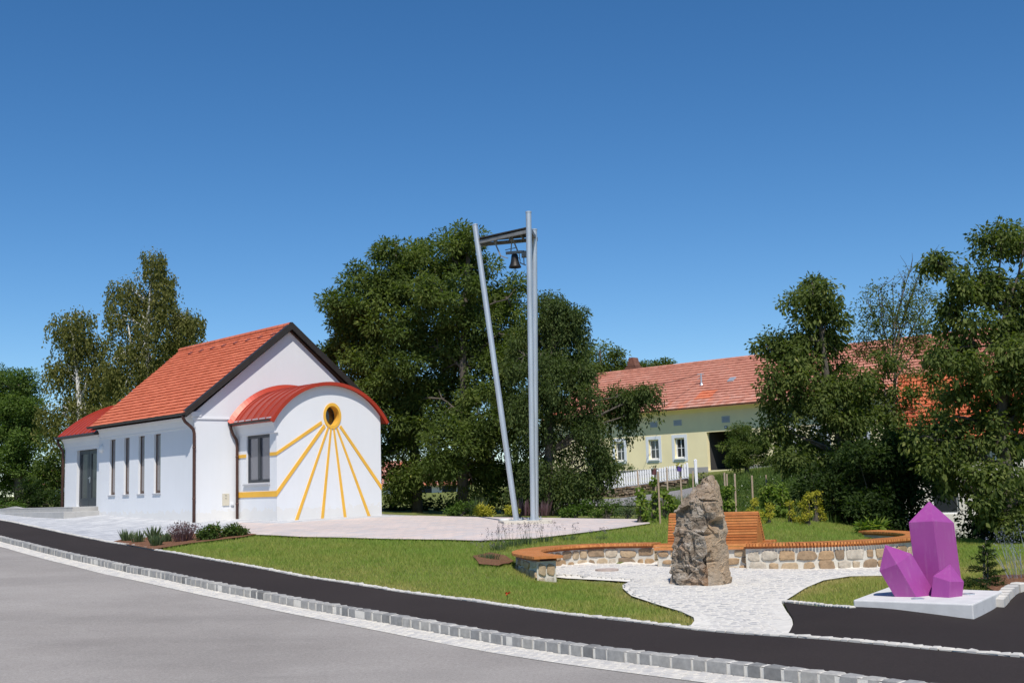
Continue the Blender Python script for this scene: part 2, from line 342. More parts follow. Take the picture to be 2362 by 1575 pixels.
def mk_pavers(name, c1, c2, joint_c, rot, bw, bh):
    m, n, b = nodes(name); v = coords(n, (1, 1, 1), rot)
    br = N(n, 'ShaderNodeTexBrick'); br.inputs['Color1'].default_value = (*c1, 1); br.inputs['Color2'].default_value = (*c2, 1); br.inputs['Mortar'].default_value = (*joint_c, 1)
    br.inputs['Scale'].default_value = 1; br.inputs['Mortar Size'].default_value = .006; br.inputs['Brick Width'].default_value = bw; br.inputs['Row Height'].default_value = bh; br.inputs['Bias'].default_value = -.1
    n.links.new(v, br.inputs['Vector'])
    c = mix(n, 1., br.outputs['Color'], ramp(n, noise_(n, v, .7, 5), [(.3, (.93,)*3), (.7, (1.04,)*3)]), 'MULTIPLY')
    c = mix(n, 1., c, ramp(n, noise_(n, v, 60, 4, .7), [(.3, (.9,)*3), (.7, (1.05,)*3)]), 'MULTIPLY')
    n.links.new(c, b.inputs['Base Color']); b.inputs['Roughness'].default_value = .85
    x = bump_(n, b, br.outputs['Fac'], .5, .006); x.invert = True; return m
PHI = .7387
paver_pink = mk_pavers('pinkish_pavers', (.69, .565, .50), (.545, .50, .485), (.46, .40, .36), -PHI, .32, .19)
paver_grey = mk_pavers('grey_pavers', (.60, .60, .60), (.40, .41, .435), (.38, .37, .36), -PHI, .36, .2)
soil = simple('brown_bark_mulch', (.21, .105, .062), 1, .35, 20, 45, 1., bdist=.03, spec=.1)
def mk_rock():
    m, n, b = nodes('schist_rock'); v = coords(n); 
    vs = coords(n, (1.2, 1.2, 3.2), 0); 
    mp = n.nodes[-1]; mp.inputs['Rotation'].default_value = (.5, .75, 0)
    f1 = noise_(n, vs, 2.6, 9, .7); f2 = noise_(n, v, 1.1, 6, .6); f3 = noise_(n, vs, 11, 7, .75)
    grey = ramp(n, f1, [(.32, (.075, .06, .046)), (.45, (.25, .20, .15)), (.56, (.42, .36, .29)), (.68, (.66, .60, .53))])
    grey = mix(n, ramp(n, f2, [(.45, (0,)*3), (.62, (.8,)*3)]), grey, (.30, .15, .065))
    tan = ramp(n, f2, [(.3, (.36, .245, .15)), (.5, (.48, .355, .235)), (.7, (.56, .47, .37))])
    tan = mix(n, 1., tan, ramp(n, f3, [(.3, (.78,)*3), (.7, (1.1,)*3)]), 'MULTIPLY')
    a = N(n, 'ShaderNodeAttribute'); a.attribute_name = 'tan'
    c = mix(n, a.outputs['Fac'], grey, tan)
    c = mix(n, ramp(n, f3, [(.66, (0,)*3), (.75, (.75,)*3)]), c, (.55, .52, .47))
    n.links.new(c, b.inputs['Base Color']); b.inputs['Roughness'].default_value = .82; b.inputs['Specular IOR Level'].default_value = .35
    mm = N(n, 'ShaderNodeMath', operation='ADD'); n.links.new(f1, mm.inputs[0]); n.links.new(f3, mm.inputs[1])
    bump_(n, b, mm.outputs[0], .85, .06); return m
rock = mk_rock()

# ------------------------------------------------------------------ ground sheets
def dens(q, step):
    o = []
    for i in range(len(q)):
        a = np.array(q[i], float); b = np.array(q[(i+1)%len(q)], float); k = max(1, int(np.hypot(*(b-a))/step))
        o += [a+(b-a)*t/k for t in range(k)]
    return np.array(o)
def drape(name, poly, off, mat, step=.5, fn=None):
    q = dens(poly, step); x0, y0 = q.min(0); x1, y1 = q.max(0)
    gx, gy = np.meshgrid(np.arange(x0, x1, step), np.arange(y0, y1, step)); gx = gx.ravel()+.013; gy = gy.ravel()+.017
    k = inpoly(q, gx, gy); g = np.stack([gx[k], gy[k]], 1); n = len(q)
    vc = [Vector(p) for p in np.concatenate([q, g])]
    r = delaunay_2d_cdt(vc, [(i, (i+1)%n) for i in range(n)], [], 0, 1e-5)
    V = np.array([tuple(v) for v in r[0]]); Fc = np.array([f for f in r[2] if len(f) == 3])
    cen = V[Fc].mean(1); Fc = Fc[inpoly(q, cen[:, 0], cen[:, 1])]
    Z = (fn or hz)(V[:, 0], V[:, 1]) + off
    me = bpy.data.meshes.new(name); me.from_pydata([(a, b, c) for (a, b), c in zip(V, Z)], [], [tuple(f) for f in Fc]); me.materials.append(mat)
    bm = bmesh.new(); bm.from_mesh(me)
    for f in bm.faces:
        if f.normal.z < 0: f.normal_flip()
    bm.to_mesh(me); bm.free(); me.polygons.foreach_set('use_smooth', [True]*len(me.polygons)); return link(name, me)
def gnd(*pp): return [tuple(at(*p)[:2]) for p in pp]
def strip(name, A, B, off, mat, fn=hz, sub=1):
    mb = MB(); rows = []
    for a, b in zip(A, B):
        r = []
        for k in range(sub+1):
            p = lin(np.array(a), np.array(b), k/sub); r.append((p[0], p[1], float(fn(p[0], p[1])[0])+off))
        rows.append(r)
    mb.grid(rows); return mb.build(name, mat, smooth=True)
def offset_line(L, d):
    t = np.gradient(L, axis=0); t /= np.hypot(t[:, 0], t[:, 1])[:, None]; nn = np.stack([t[:, 1], -t[:, 0]], 1)   # +n = to the right of travel
    return L + nn*d
# KL runs from far left to near right; the road lies to its right (+n)
xs = np.unique(np.concatenate([[-600, -400, -250, -150, -100, -70, -50, -40, -30, -25], np.arange(-22, 16, .4), [18, 20, 23, 27, 32, 40, 50, 70, 100, 150, 250, 400, 600]]))
ys = np.unique(np.concatenate([[-60, -20, -5, 0, 3, 5, 7], np.arange(8, 46, .4), np.arange(46, 80, 2), [85, 95, 110, 130, 160, 220, 320, 500, 900, 1500]]))
gx, gy = np.meshgrid(xs, ys); gz = terr(gx.ravel(), gy.ravel())-.03-.2*np.clip((1.3-kside(gx.ravel(), gy.ravel()))/.5, 0, 1)*(np.hypot(gx.ravel(), gy.ravel()) < 70)
mb = MB(); mb.grid([[(gx[i, j], gy[i, j], gz[i*len(xs)+j]) for j in range(len(xs))] for i in range(len(ys))])
struct(mb.build('ground', lawn_mat, smooth=True, fix=False))
roadfar = np.array([KL[0], KL[-1]])
rp = [tuple(p) for p in offset_line(KL, .05)[::4]] + [(12, 3), (6, -6), (-30, -6), (-60, 20)]
struct(drape('road', rp, -KH+.005, road_mat, .8))
G1 = offset_line(KL, .02); G2 = offset_line(KL, .46)
# kerb of granite setts, with flush gutter setts in front of it
mbk = MB(); mbm = MB(); L = KL; seg = np.concatenate([[0], np.cumsum(np.hypot(*np.diff(L, axis=0).T))])
def along(s): return np.array([np.interp(s, seg, L[:, 0]), np.interp(s, seg, L[:, 1])])
def stone_box(mb, c, t, nn, w, l, z0, z1, col, jit=.012, cham=.014):
    # a sett with chamfered top edges and slightly uneven corners
    bl = [(-l/2, 0), (l/2, 0), (l/2, w), (-l/2, w)]; J = lambda k: random.uniform(-k, k)
    lo = [c + t*(a) + nn*(b) for a, b in bl]; lo = [Vector((p[0]+J(jit)*.5, p[1]+J(jit)*.5, z0)) for p in lo]
    md = [Vector((p.x, p.y, z1-cham+J(.004))) for p in lo]; ce = sum(lo, Vector())/4
    up = [Vector((ce.x+(p.x-ce.x)*(1-2*cham/l), ce.y+(p.y-ce.y)*(1-2*cham/max(w,.05)), z1+J(jit)*.5)) for p in lo]
    mb.add(lo+md+up, [(0,1,5,4),(1,2,6,5),(2,3,7,6),(3,0,4,7),(4,5,9,8),(5,6,10,9),(6,7,11,10),(7,4,8,11),(8,9,10,11)], col)
s = 1.
while s < seg[-1]-1:
    l = random.choice([.15, .17, .18, .2, .26]); c = along(s+l/2); t = along(s+l)-along(s); t /= np.hypot(*t); nn = np.array([-t[1], t[0]])
    zt = h1(*c)
    stone_box(mbk, c+nn*(-.01+random.uniform(-.006, .006)), t, nn, .15, l, zt-.28, zt+.012, (random.uniform(.2, .75) if random.random() < .9 else random.uniform(0, .12)))
    s += l+random.uniform(.032, .05)
struct(mbk.build('kerb', granite))
strip_m = strip('kerb_mortar', offset_line(KL, -.0), offset_line(KL, -.14), .0, joint); struct(strip_m)
front = MB(); A = offset_line(KL, .004)
front.grid([[(p[0], p[1], h1(*p)-.006), (p[0], p[1], h1(*p)-.2)] for p in A]); struct(front.build('kerb_joint', joint))
mbg = MB(); s = 1.
struct(strip('gutter_bed', G1, G2, -KH+.012, joint))
while s < seg[-1]-1:
    l = random.uniform(.10, .16); c0 = along(s+l/2); t = along(s+l)-along(s); t /= np.hypot(*t); nn = np.array([t[1], -t[0]])
    for r in range(4):
        c = c0 + nn*(.025+r*.108) + t*(.06*(r % 2)); zt = h1(*c)-KH
        stone_box(mbg, c, t, nn, .098, l*.92, zt-.05, zt+.018+random.uniform(-.004, .004), random.uniform(.35, 1), .006, .008)
    s += l+.006
struct(mbg.build('gutter_setts', granite_pale))
# pavement and its sett edging
K2 = offset_line(KL, -.14)
def resample(L, n):
    t = np.concatenate([[0], np.cumsum(np.hypot(*np.diff(L, axis=0).T))]); tt = np.linspace(0, t[-1], n); return np.stack([np.interp(tt, t, L[:, 0]), np.interp(tt, t, L[:, 1])], 1)
pv = [tuple(p) for p in K2[::3]] + [tuple(p) for p in PL[::-3]]
struct(drape('sidewalk', pv, .0, walk_mat, .6))
segp = np.concatenate([[0], np.cumsum(np.hypot(*np.diff(PL, axis=0).T))]); mbe = MB(); s = .5
while s < segp[-1]-.5:
    l = random.uniform(.09, .15); c = np.array([np.interp(s, segp, PL[:, 0]), np.interp(s, segp, PL[:, 1])]); c2 = np.array([np.interp(s+l, segp, PL[:, 0]), np.interp(s+l, segp, PL[:, 1])]); t = c2-c; t /= np.hypot(*t); nn = np.array([-t[1], t[0]])
    m_ = (c+c2)/2; zt = h1(*m_); stone_box(mbe, m_, t, nn, .095+random.uniform(-.012, .012), l, zt-.08, zt+.022+random.uniform(0, .012), random.uniform(.5, 1), .012, .012); s += l+.008
struct(mbe.build('edging_setts', granite_pale)); struct(strip('edging_bed', PL, offset_line(PL, -.09), .012, joint))

CH = Frame(P(450.5, 1205, 37.0), PHI)
def cw(x, y): p = CH.m @ Vector((x, y, 0)); return (p.x, p.y)
PB = offset_line(PL, -.1)
def PBseg(x0, x1): return [tuple(p) for p in PB if x0 <= p[0] <= x1]
pd = lambda *c: tuple(P(*c)[:2])
edge_l = [tuple(p) for p in PB if p[0] < at(258, 1251).x]
pink = [pd(560, 1233, 30.5), pd(700, 1240, 28.8), pd(900, 1244, 27.5), pd(1104, 1248, 27), pd(1231, 1243, 27.3), pd(1333, 1231, 28.5), pd(1430, 1218.6, 30), pd(1500, 1208, 31.5), pd(1490, 1200, 33), pd(1474, 1198, 33.5), pd(1257, 1195, 36), pd(1053, 1192, 38), pd(900, 1187.5, 39.5), pd(870, 1188, 40.5)] + [cw(5.9, 1.0), cw(6.2, -3.4), cw(1.0, -3.6), cw(.6, -1.5)]
grey = [tuple(p) for p in edge_l[::2]] + [pd(258, 1250.5, 31.6), pd(335, 1241, 31.5), pd(450, 1232, 31.4), pd(560, 1233, 30.5), cw(.6, -1.5), cw(1.0, -3.6), cw(6.2, -3.4), cw(5.9, 1.0), cw(3, 3), cw(3, 11), cw(1, 13), pd(-100, 1172, 52)]
struct(drape('grey_paving', grey, .012, paver_grey, .6)); struct(drape('pink_paving', pink, .020, paver_pink, .6))
bed = gnd((262, 1250), (280, 1246), (335, 1241), (382, 1235), (450, 1232), (505, 1229.5), (560, 1232), (592, 1233.5), (559, 1240), (512, 1246), (437, 1255), (376, 1265), (354, 1269), (300, 1259))
struct(drape('flower_bed', bed, .03, soil, .3)); struct(drape('mulch_patch', gnd((1090, 1284), (1130, 1276), (1165, 1283), (1185, 1296), (1150, 1307), (1105, 1303)), .03, soil, .2))
struct(drape('mulch_bed', gnd((2240, 1340), (2300, 1330), (2380, 1328), (2420, 1340), (2380, 1356), (2342, 1370), (2318, 1396), (2300, 1370)), .03, soil, .2))
struct(drape('cobble_bed', COB, .012, joint, .3))
PAD = gnd((1808, 1391), (1968, 1404), (2049, 1365), (2300, 1375), (2316, 1400), (2345, 1372), (2380, 1362), (2700, 1370)) + [tuple(p) for p in PB[::-3] if p[0] > at(1815, 1467).x] + gnd((1817, 1466), (1824, 1455), (1831, 1440), (1829, 1430), (1817, 1410))
struct(drape('asphalt_pad', PAD, .02, pad_mat, .4))
# cobbles laid in fan arcs
mbc = MB(); cq = np.array(COB); cen0 = np.array([3.6, 10.5]); r = 3.5
while r < 17:
    n = int(2*math.pi*r/.132); row_h = random.uniform(.098, .125)
    a = random.random()
    for k in range(n):
        th = 2*math.pi*(k+a)/n + random.uniform(-.12, .12)*.1/r; c = cen0 + np.array([math.cos(th), math.sin(th)])*r
        if c[1] > 26.3 or c[1] < 13 or c[0] < 0 or c[0] > 8.8: continue
        if inpoly(cq, np.array([c[0]]), np.array([c[1]]))[0] and edge_dist(COB, np.array([c[0]]), np.array([c[1]]))[0] > .055:
            t = np.array([-math.sin(th), math.cos(th)]); nn = np.array([math.cos(th), math.sin(th)])
            z = h1(*c); stone_box(mbc, c, t, nn, row_h*.87, .114+random.uniform(-.018, .008), z-.02, z+.016+random.uniform(-.002, .002), min(1, random.betavariate(2, 1.5)), .004, .006)
    r += row_h+.006
struct(mbc.build('cobble_paving', granite_pale))
# sett rows beside the pad and the lawn on the right
def sett_row(px, w, name, hgt, col=(.4, 1)):
    q = np.array([tuple(at(*p)[:2]) for p in px]); q = resample(q, 60); sg = np.concatenate([[0], np.cumsum(np.hypot(*np.diff(q, axis=0).T))]); mb = MB(); s = 0
    while s < sg[-1]-.1:
        l = w*random.uniform(.95, 1.25); c = np.array([np.interp(s, sg, q[:, 0]), np.interp(s, sg, q[:, 1])]); c2 = np.array([np.interp(s+l, sg, q[:, 0]), np.interp(s+l, sg, q[:, 1])]); t = c2-c; t /= np.hypot(*t)+1e-9; nn = np.array([-t[1], t[0]])
        z = h1(*((c+c2)/2)); stone_box(mb, (c+c2)/2, t, nn, w, l*.94, z-.1, z+hgt, random.uniform(*col), .012, .014); s += l+.012
    return struct(mb.build(name, granite_pale))
sett_row([(1804, 1391), (1880, 1397), (1968, 1406)], .085, 'lawn_edging', .045); sett_row([(2316, 1404), (2332, 1386), (2347, 1371), (2370, 1364), (2480, 1362)], .16, 'bed_kerb', .14)
LANE = [pd(1290, 1176, 52), pd(1420, 1171, 50), pd(1480, 1167, 48.5), pd(1540, 1157, 48), pd(1600, 1150, 48), pd(1640, 1143, 49), pd(1650, 1118, 58), pd(1610, 1116, 59), pd(1570, 1131, 58), pd(1500, 1143, 59), pd(1430, 1154, 60), pd(1290, 1166, 63)]
struct(drape('lane', LANE, .04, path_mat, 1.))

# ------------------------------------------------------------------ wall panels and tiled roofs
def panel(mb, mp, u0, u1, z0, z1, ops, depth, c=0., m=0, mr=None):
    us = sorted({u0, u1, *[v for o in ops for v in o[:2]]}); zs = sorted({z0, z1, *[v for o in ops for v in o[2:4]]})
    for a, b in zip(us, us[1:]):
        for p, q in zip(zs, zs[1:]):
            if any(o[0]-1e-6 <= a and b <= o[1]+1e-6 and o[2]-1e-6 <= p and q <= o[3]+1e-6 for o in ops): continue
            mb.add([mp(a, p, 0), mp(b, p, 0), mp(b, q, 0), mp(a, q, 0)], [(0,1,2,3)], c, m)
    for a, b, p, q in ops:
        k = [(a,p),(b,p),(b,q),(a,q)]
        for i in range(4):
            (x1, y1), (x2, y2) = k[i], k[(i+1)%4]
            mb.add([mp(x1, y1, 0), mp(x2, y2, 0), mp(x2, y2, depth), mp(x1, y1, depth)], [(0,1,2,3)], c, m if mr is None else mr)
def tile_roof(name, O, U, V, width, length, course, tw, mat, parent, ustart=lambda v: 0, uend=None, lift=.03, wave=.016, jit=.004, patch=None):
    O = Vector(O); U = Vector(U).normalized(); V = Vector(V).normalized(); Nn = U.cross(V)
    if Nn.z < 0: Nn = -Nn
    mb = MB(); nr = int(round(length/course)); nc = int(round(width/tw)); course = length/nr; tw = width/nc
    prof = [(0, 0), (.2, 1), (.5, .35), (.8, 1), (1, 0)]
    for i in range(nr):
        v0, v1 = i*course, (i+1)*course+.02
        a0, a1 = ustart(i/nr), (uend(i/nr) if uend else width)
        for j in range(nc):
            u0 = j*tw+(tw/2 if i % 2 else 0)*.0; u1 = u0+tw
            u0c, u1c = max(u0, a0), min(u1, a1)
            if u1c-u0c < .02: continue
            l = lift+random.uniform(-jit, jit)*1.5; dv = random.uniform(-jit, jit)
            lo = [O+U*lin(u0c, u1c, p)+V*(v0+dv)+Nn*(l+wave*h) for p, h in prof]; hi = [O+U*lin(u0c, u1c, p)+V*v1+Nn*(wave*h) for p, h in prof]; fr = [O+U*lin(u0c, u1c, p)+V*(v0+dv)+Nn*(-.01) for p, h in prof]
            c = random.random() if patch is None else patch((u0+u1)/2, v0)
            n = len(prof); mb.add(lo+hi+fr, [(k, k+1, n+k+1, n+k) for k in range(n-1)] + [(2*n+k, 2*n+k+1, k+1, k) for k in range(n-1)], c)
    return mb.build(name, mat, parent, fix=False)

# ------------------------------------------------------------------ the chapel
ch = thing('chapel', 'white village chapel with red tiled gable roof, barrel roofed apse and yellow sundial rays', 'chapel', CH.o, PHI)
Wd, Lm, ZE, ZR = 6.85, 7.45, 3.5, 6.3
slits = [(6.04, 6.52), (4.88, 5.32), (3.68, 4.15), (2.46, 2.96)]; SZ = (.97, 2.93)
mb = MB()
panel(mb, lambda u, z, d: (d, u, z), 0, Lm, -.7, ZE, [(a, b, *SZ) for a, b in slits], .2)
mb.add([(0,0,-.7),(Wd,0,-.7),(Wd,0,ZE),(Wd/2,0,ZR),(0,0,ZE)], [(0,1,2,3,4)]); mb.add([(0,Lm,-.7),(Wd,Lm,-.7),(Wd,Lm,ZE),(Wd/2,Lm,ZR),(0,Lm,ZE)], [(0,1,2,3,4)])
mb.add([(Wd,0,-.7),(Wd,Lm,-.7),(Wd,Lm,ZE),(Wd,0,ZE)], [(0,1,2,3)])
mb.build('wall', plaster, ch, fix=False)
cove = [(0, 3.0), (-.035, 3.0), (-.035, 3.05), (-.05, 3.1), (-.09, 3.22), (-.16, 3.34), (-.23, 3.42), (-.24, 3.49), (0, 3.49)]
mb = MB(); mb.prism([(x, .0, z) for x, z in cove], (0, Lm-.1, 0)); mb.box(-.035, 1.46, -.035, .001, 3.25, 3.30)
mb.prism([(-.16, -.05, 3.33), (-.22, -.05, 3.48), (.2, -.05, 3.48), (.16, -.05, 3.33)], (0, .06, 0))
mb.build('cornice', plaster, ch)
for a, b in slits:
    fr = MB(); t = .03; x0, x1 = .075, .14
    fr.box(x0, x1, a, a+t, *SZ); fr.box(x0, x1, b-t, b, *SZ); fr.box(x0, x1, a+t, b-t, SZ[0], SZ[0]+.09); fr.box(x0, x1, a+t, b-t, SZ[1]-t, SZ[1])
    f = fr.build('window', simple('brown_window_frame', (.10, .06, .042), .5, .1, 4) if 'brown_window_frame' not in bpy.data.materials else bpy.data.materials['brown_window_frame'], ch)
    g = MB(); g.box(.10, .11, a+t, b-t, SZ[0]+.09, SZ[1]-t); g.build('pane', pane_beige if a > 3 else pane_beige, f)
    s_ = MB(); s_.prism([(.08, a-.04, .975), (-.04, a-.04, .958), (-.04, a-.04, .925), (.08, a-.04, .93)], (0, b-a+.08, 0)); s_.build('sill', simple('grey_sill', (.42, .42, .44), .5, .05, 3) if 'grey_sill' not in bpy.data.materials else bpy.data.materials['grey_sill'], f)
sill_grey = bpy.data.materials['grey_sill']
# main roof
sl_ = Vector((Wd/2+.40, 0, 6.50-3.44)); Ls = sl_.length
yend = lambda v: lin(7.38, 8.05, v)+.16
mb = MB()
for sx in (1, -1):
    X = lambda x: Wd/2+(x-Wd/2)*sx
    mb.add([(X(-.40),-.12,3.38),(X(Wd/2),-.12,6.44),(X(Wd/2),8.0,6.44),(X(-.40),7.36,3.38)], [(0,1,2,3)])
    mb.add([(X(-.38),-.12,3.30),(X(Wd/2),-.12,6.30),(X(Wd/2),7.9,6.30),(X(-.38),7.36,3.30)], [(0,1,2,3)])
mb.build('roof_boarding', dark_wood, ch)
rf = tile_roof('roof', (-.41, -.18, 3.41), (0, 1, 0), (sl_.x, 0, sl_.z), 8.3, Ls, .2, .245, tile_red, ch, uend=yend, lift=.038, wave=.012)
tile_roof('roof', (Wd+.41, 8.1, 3.41), (0, -1, 0), (-sl_.x, 0, sl_.z), 8.3, Ls, .2, .245, tile_red, ch)
mb = MB()
for k in range(22):
    y = -.16+k*.372; mb.lathe([(.105, 0), (.105, .36), (.088, .385)], 10, Matrix.Translation((Wd/2, y, 6.49)) @ Matrix.Rotation(-math.pi/2, 4, 'X'), random.random())
mb.build('ridge', tile_red, rf)
for k in range(8):
    v = .90; y = .35+k*.86; mb = MB(); T = Matrix.Translation((lin(-.41, Wd/2, v), y, lin(3.41, 6.47, v)+.05)) @ Matrix.Rotation(-math.atan2(sl_.z, sl_.x), 4, 'Y')
    mb.box(-.10, .06, -.09, .09, -.03, .035, T=T); mb.build('roof_vent', simple('dark_red_vent', (.20, .05, .035), .6) if 'dark_red_vent' not in bpy.data.materials else bpy.data.materials['dark_red_vent'], rf, bevel=.015)
for sx in (1, -1):
    mb = MB(); X = lambda x: Wd/2+(x-Wd/2)*sx
    mb.prism([(X(-.45), -.22, 3.31), (X(-.45), -.22, 3.49), (X(Wd/2), -.22, 6.57), (X(Wd/2), -.22, 6.345)], (0, .06, 0))
    mb.prism([(X(-.45), -.22, 3.49), (X(-.45), -.22, 3.51), (X(Wd/2), -.22, 6.59), (X(Wd/2), -.22, 6.57)], (0, .2, 0))
    mb.build('verge_board', dark_brown, ch)
mb = MB(); prof = [(math.cos(a), math.sin(a)) for a in np.linspace(math.pi, 2*math.pi, 9)]
def gutter(mb, x, z, y0, y1, r=.07):
    mb.grid([[(x+r*a, y, z+r*b) for a, b in prof] for y in (y0, y1)]); mb.grid([[(x+.8*r*a, y, z+.8*r*b+.004) for a, b in prof] for y in (y0, y1)])
    for y in (y0, y1): mb.add([(x+r*a, y, z+r*b) for a, b in prof], [tuple(range(9))])
    mb.box(x-r-.006, x-r+.006, y0, y1, z-.008, z+.01)
    for y in np.arange(y0+.4, y1, .8): mb.bar((x-r*.9, y, z-.02), (x+r*2.0, y, z-.075), .03, .012)
gutter(mb, -.445, 3.42, -.20, 7.40, .065); mb.build('gutter', dark_brown, ch, fix=False)
mb = MB(); mb.tube([(-.445,-.03,3.40),(-.445,-.03,3.27),(-.38,-.03,3.16),(-.20,-.03,3.02),(-.10,-.03,2.92),(-.065,-.03,2.80),(-.065,-.03,1.0),(-.065,-.03,-.3)], .05, 12)
for z in (2.35, .75): mb.tube([(-.065,-.03,z-.02),(-.065,-.03,z+.02)], .058, 12); mb.bar((-.065,-.03,z), (0.02,.02,z), .02, .02)
mb.build('downpipe', brown_pipe, ch, smooth=True)

# porch with barrel roof and door
mb = MB(); PX = .12
panel(mb, lambda u, z, d: (PX+d, u, z), Lm, 10.93, -.5, 3.3, [(7.92, 9.78, .59, 2.69)], .17)
mb.add([(PX,10.93,-.5),(6.7,10.93,-.5),(6.7,10.93,3.3),(PX,10.93,3.3)], [(0,1,2,3)])
arc = lambda R, zc, a0, a1, n, xc: [(xc+R*math.sin(t), zc+R*math.cos(t)) for t in np.linspace(a0, a1, n)]
aP = math.asin(3.5/5.); zP = 3.28-math.sqrt(25-3.5**2)
mb.add([(x, 10.93, z) for x, z in arc(4.9, zP, -aP*.96, aP*.96, 24, 3.42)], [tuple(range(24))])
mb.build('porch_wall', plaster, ch, fix=False)
mb = MB(); mb.prism([(PX+x*.8, Lm+.06, z-.22) for x, z in cove], (0, 10.93-Lm-.06, 0)); mb.build('porch_cornice', plaster, ch)
def barrel(name, parent, xc, zc, R, a, y0, y1, nseam, mat, edge, edge_front=None):
    mb = MB(); A = arc(R, zc, -a, a, 40, xc); B = arc(R-.05, zc, -a, a, 40, xc)
    mb.grid([[(x, y, z) for x, z in A] for y in np.linspace(y0, y1, 2)]); mb.grid([[(x, y, z) for x, z in B] for y in (y1, y0)])
    for i in (0, -1): mb.add([(A[i][0], y0, A[i][1]), (A[i][0], y1, A[i][1]), (B[i][0], y1, B[i][1]), (B[i][0], y0, B[i][1])], [(0,1,2,3)])
    sm = mb
    for k in range(1, nseam):
        y = lin(y0, y1, k/nseam)
        ou = arc(R+.035, zc, -a, a, 40, xc); inn = arc(R-.004, zc, -a, a, 40, xc)
        for (p, q, r, s2) in zip(ou, ou[1:], inn[1:], inn):
            sm.add([(p[0], y-.011, p[1]), (q[0], y-.011, q[1]), (r[0], y-.011, r[1]), (s2[0], y-.011, s2[1]), (p[0], y+.011, p[1]), (q[0], y+.011, q[1]), (r[0], y+.011, r[1]), (s2[0], y+.011, s2[1])], [(0,1,2,3),(7,6,5,4),(0,4,5,1)])
    o = mb.build(name, mat, parent, smooth=False, fix=False)
    for ye, w in edge:
        e = MB(); ou = arc(R+.03, zc, -a-.004, a+.004, 40, xc); inn = arc(R-.085, zc, -a-.004, a+.004, 40, xc)
        e.grid([[(p[0], ye, p[1]) for p in inn], [(p[0], ye, p[1]) for p in ou], [(p[0], ye+w, p[1]) for p in ou], [(p[0], ye+w, p[1]) for p in inn]], closed=False)
        for i in (0, -1): e.add([(inn[i][0], ye, inn[i][1]), (ou[i][0], ye, ou[i][1]), (ou[i][0], ye+w, ou[i][1]), (inn[i][0], ye+w, inn[i][1])], [(0,1,2,3)])
        e.build('roof_edge', metal_red_edge, o)
    return o
barrel('porch_roof', ch, 3.42, zP, 5., aP, 7.46, 11.08, 9, metal_red, [(11.02, .1)])
mb = MB(); mb.box(-.26, -.06, 7.3, 11.1, 3.16, 3.24); mb.prism([(-.22, 7.28, 3.2), (-.02, 7.28, 3.46), (.1, 7.28, 3.46), (.1, 7.28, 3.2)], (0, .2, 0)); mb.build('porch_gutter', dark_brown, ch, bevel=.02)
mb = MB(); mb.tube([(-.16,10.98,3.2),(-.14,10.98,3.0),(.0,10.98,2.8),(.06,10.98,2.65),(.06,10.98,.4)], .05, 12); mb.build('downpipe', brown_pipe, ch, smooth=True)
for y0, y1, nm in ((7.95, 8.84, 0), (8.86, 9.75, 1)):
    mb = MB(); x0, x1 = .22, .28; z0, z1 = .61, 2.67; t = .16 if nm else .2
    mb.box(x0, x1, y0, y0+t, z0, z1); mb.box(x0, x1, y1-t, y1, z0, z1); mb.box(x0, x1, y0+t, y1-t, z0, z0+.28); mb.box(x0, x1, y0+t, y1-t, z1-.14, z1)
    mb.box(x0+.01, x1-.01, y0+t, y1-t, z0+.28, z0+.285)
    d = mb.build('door', anthracite, ch)
    g = MB(); g.box(.245, .255, y0+t, y1-t, z0+.285, z1-.14); g.build('pane', pane_door, d)
    if not nm:
        hd = MB(); hd.tube([(.21, y1-.08, 1.62), (.15, y1-.08, 1.62), (.15, y1-.22, 1.62)], .013, 8); hd.box(.205, .22, y1-.1, y1-.06, 1.45, 1.68); hd.build('handle', steel, d)
mb = MB(); mb.lathe([(0, -.02), (.10, 0), (.125, .12), (.07, .26), (0, .29)], 16, Matrix.Translation((-.005, 7.17, 2.52))); mb.build('wall_lamp', simple('white_glass_lamp', (.78, .78, .77), .3, .02, 2), ch, smooth=True)

# apse with sundial
AX0, AX1, AY, ACX, AZC, AR = 1.47, 5.41, -2.448, 3.41, 1.75, 2.56
aa = math.asin(2.2/AR)
mb = MB(); AW = (-2.03, -.60, 1.17, 2.69)
panel(mb, lambda u, z, d: (AX0+d, u, z), AY, 0, -.7, 3.2, [AW], .12)
mb.add([(AX1,AY,-.7),(AX1,0,-.7),(AX1,0,3.2),(AX1,AY,3.2)], [(0,1,2,3)])
outer = [(AX0,-.7),(AX1,-.7),(AX1,3.1)] + arc(AR-.04, AZC, math.asin(1.97/2.5), -math.asin(1.94/2.5), 40, ACX)[0:] + [(AX0,3.1)]
OC = (3.51, 3.26); hole = [(OC[0]+.262*math.cos(t), OC[1]+.325*math.sin(t)) for t in np.linspace(0, 2*math.pi, 40, endpoint=False)]
vv = [Vector((x, AY, z)) for x, z in outer+hole]
tri = tessellate_polygon([[Vector((x, z, 0)) for x, z in outer], [Vector((x, z, 0)) for x, z in hole]])
mb.add(vv, [tuple(t) for t in tri])
mb.build('apse_wall', plaster, ch, fix=False)
mb = MB(); mb.prism([(AX0+x*.85, AY+.01, z-.30) for x, z in cove], (0, -AY-.02, 0)); mb.box(AX0-.10, AX0+.02, AY-.05, AY+.02, 2.70, 2.76); mb.build('apse_cornice', plaster, ch)
barrel('apse_roof', ch, ACX, AZC, AR, aa, AY-.14, -.005, 6, metal_red, [(AY-.17, .07)])
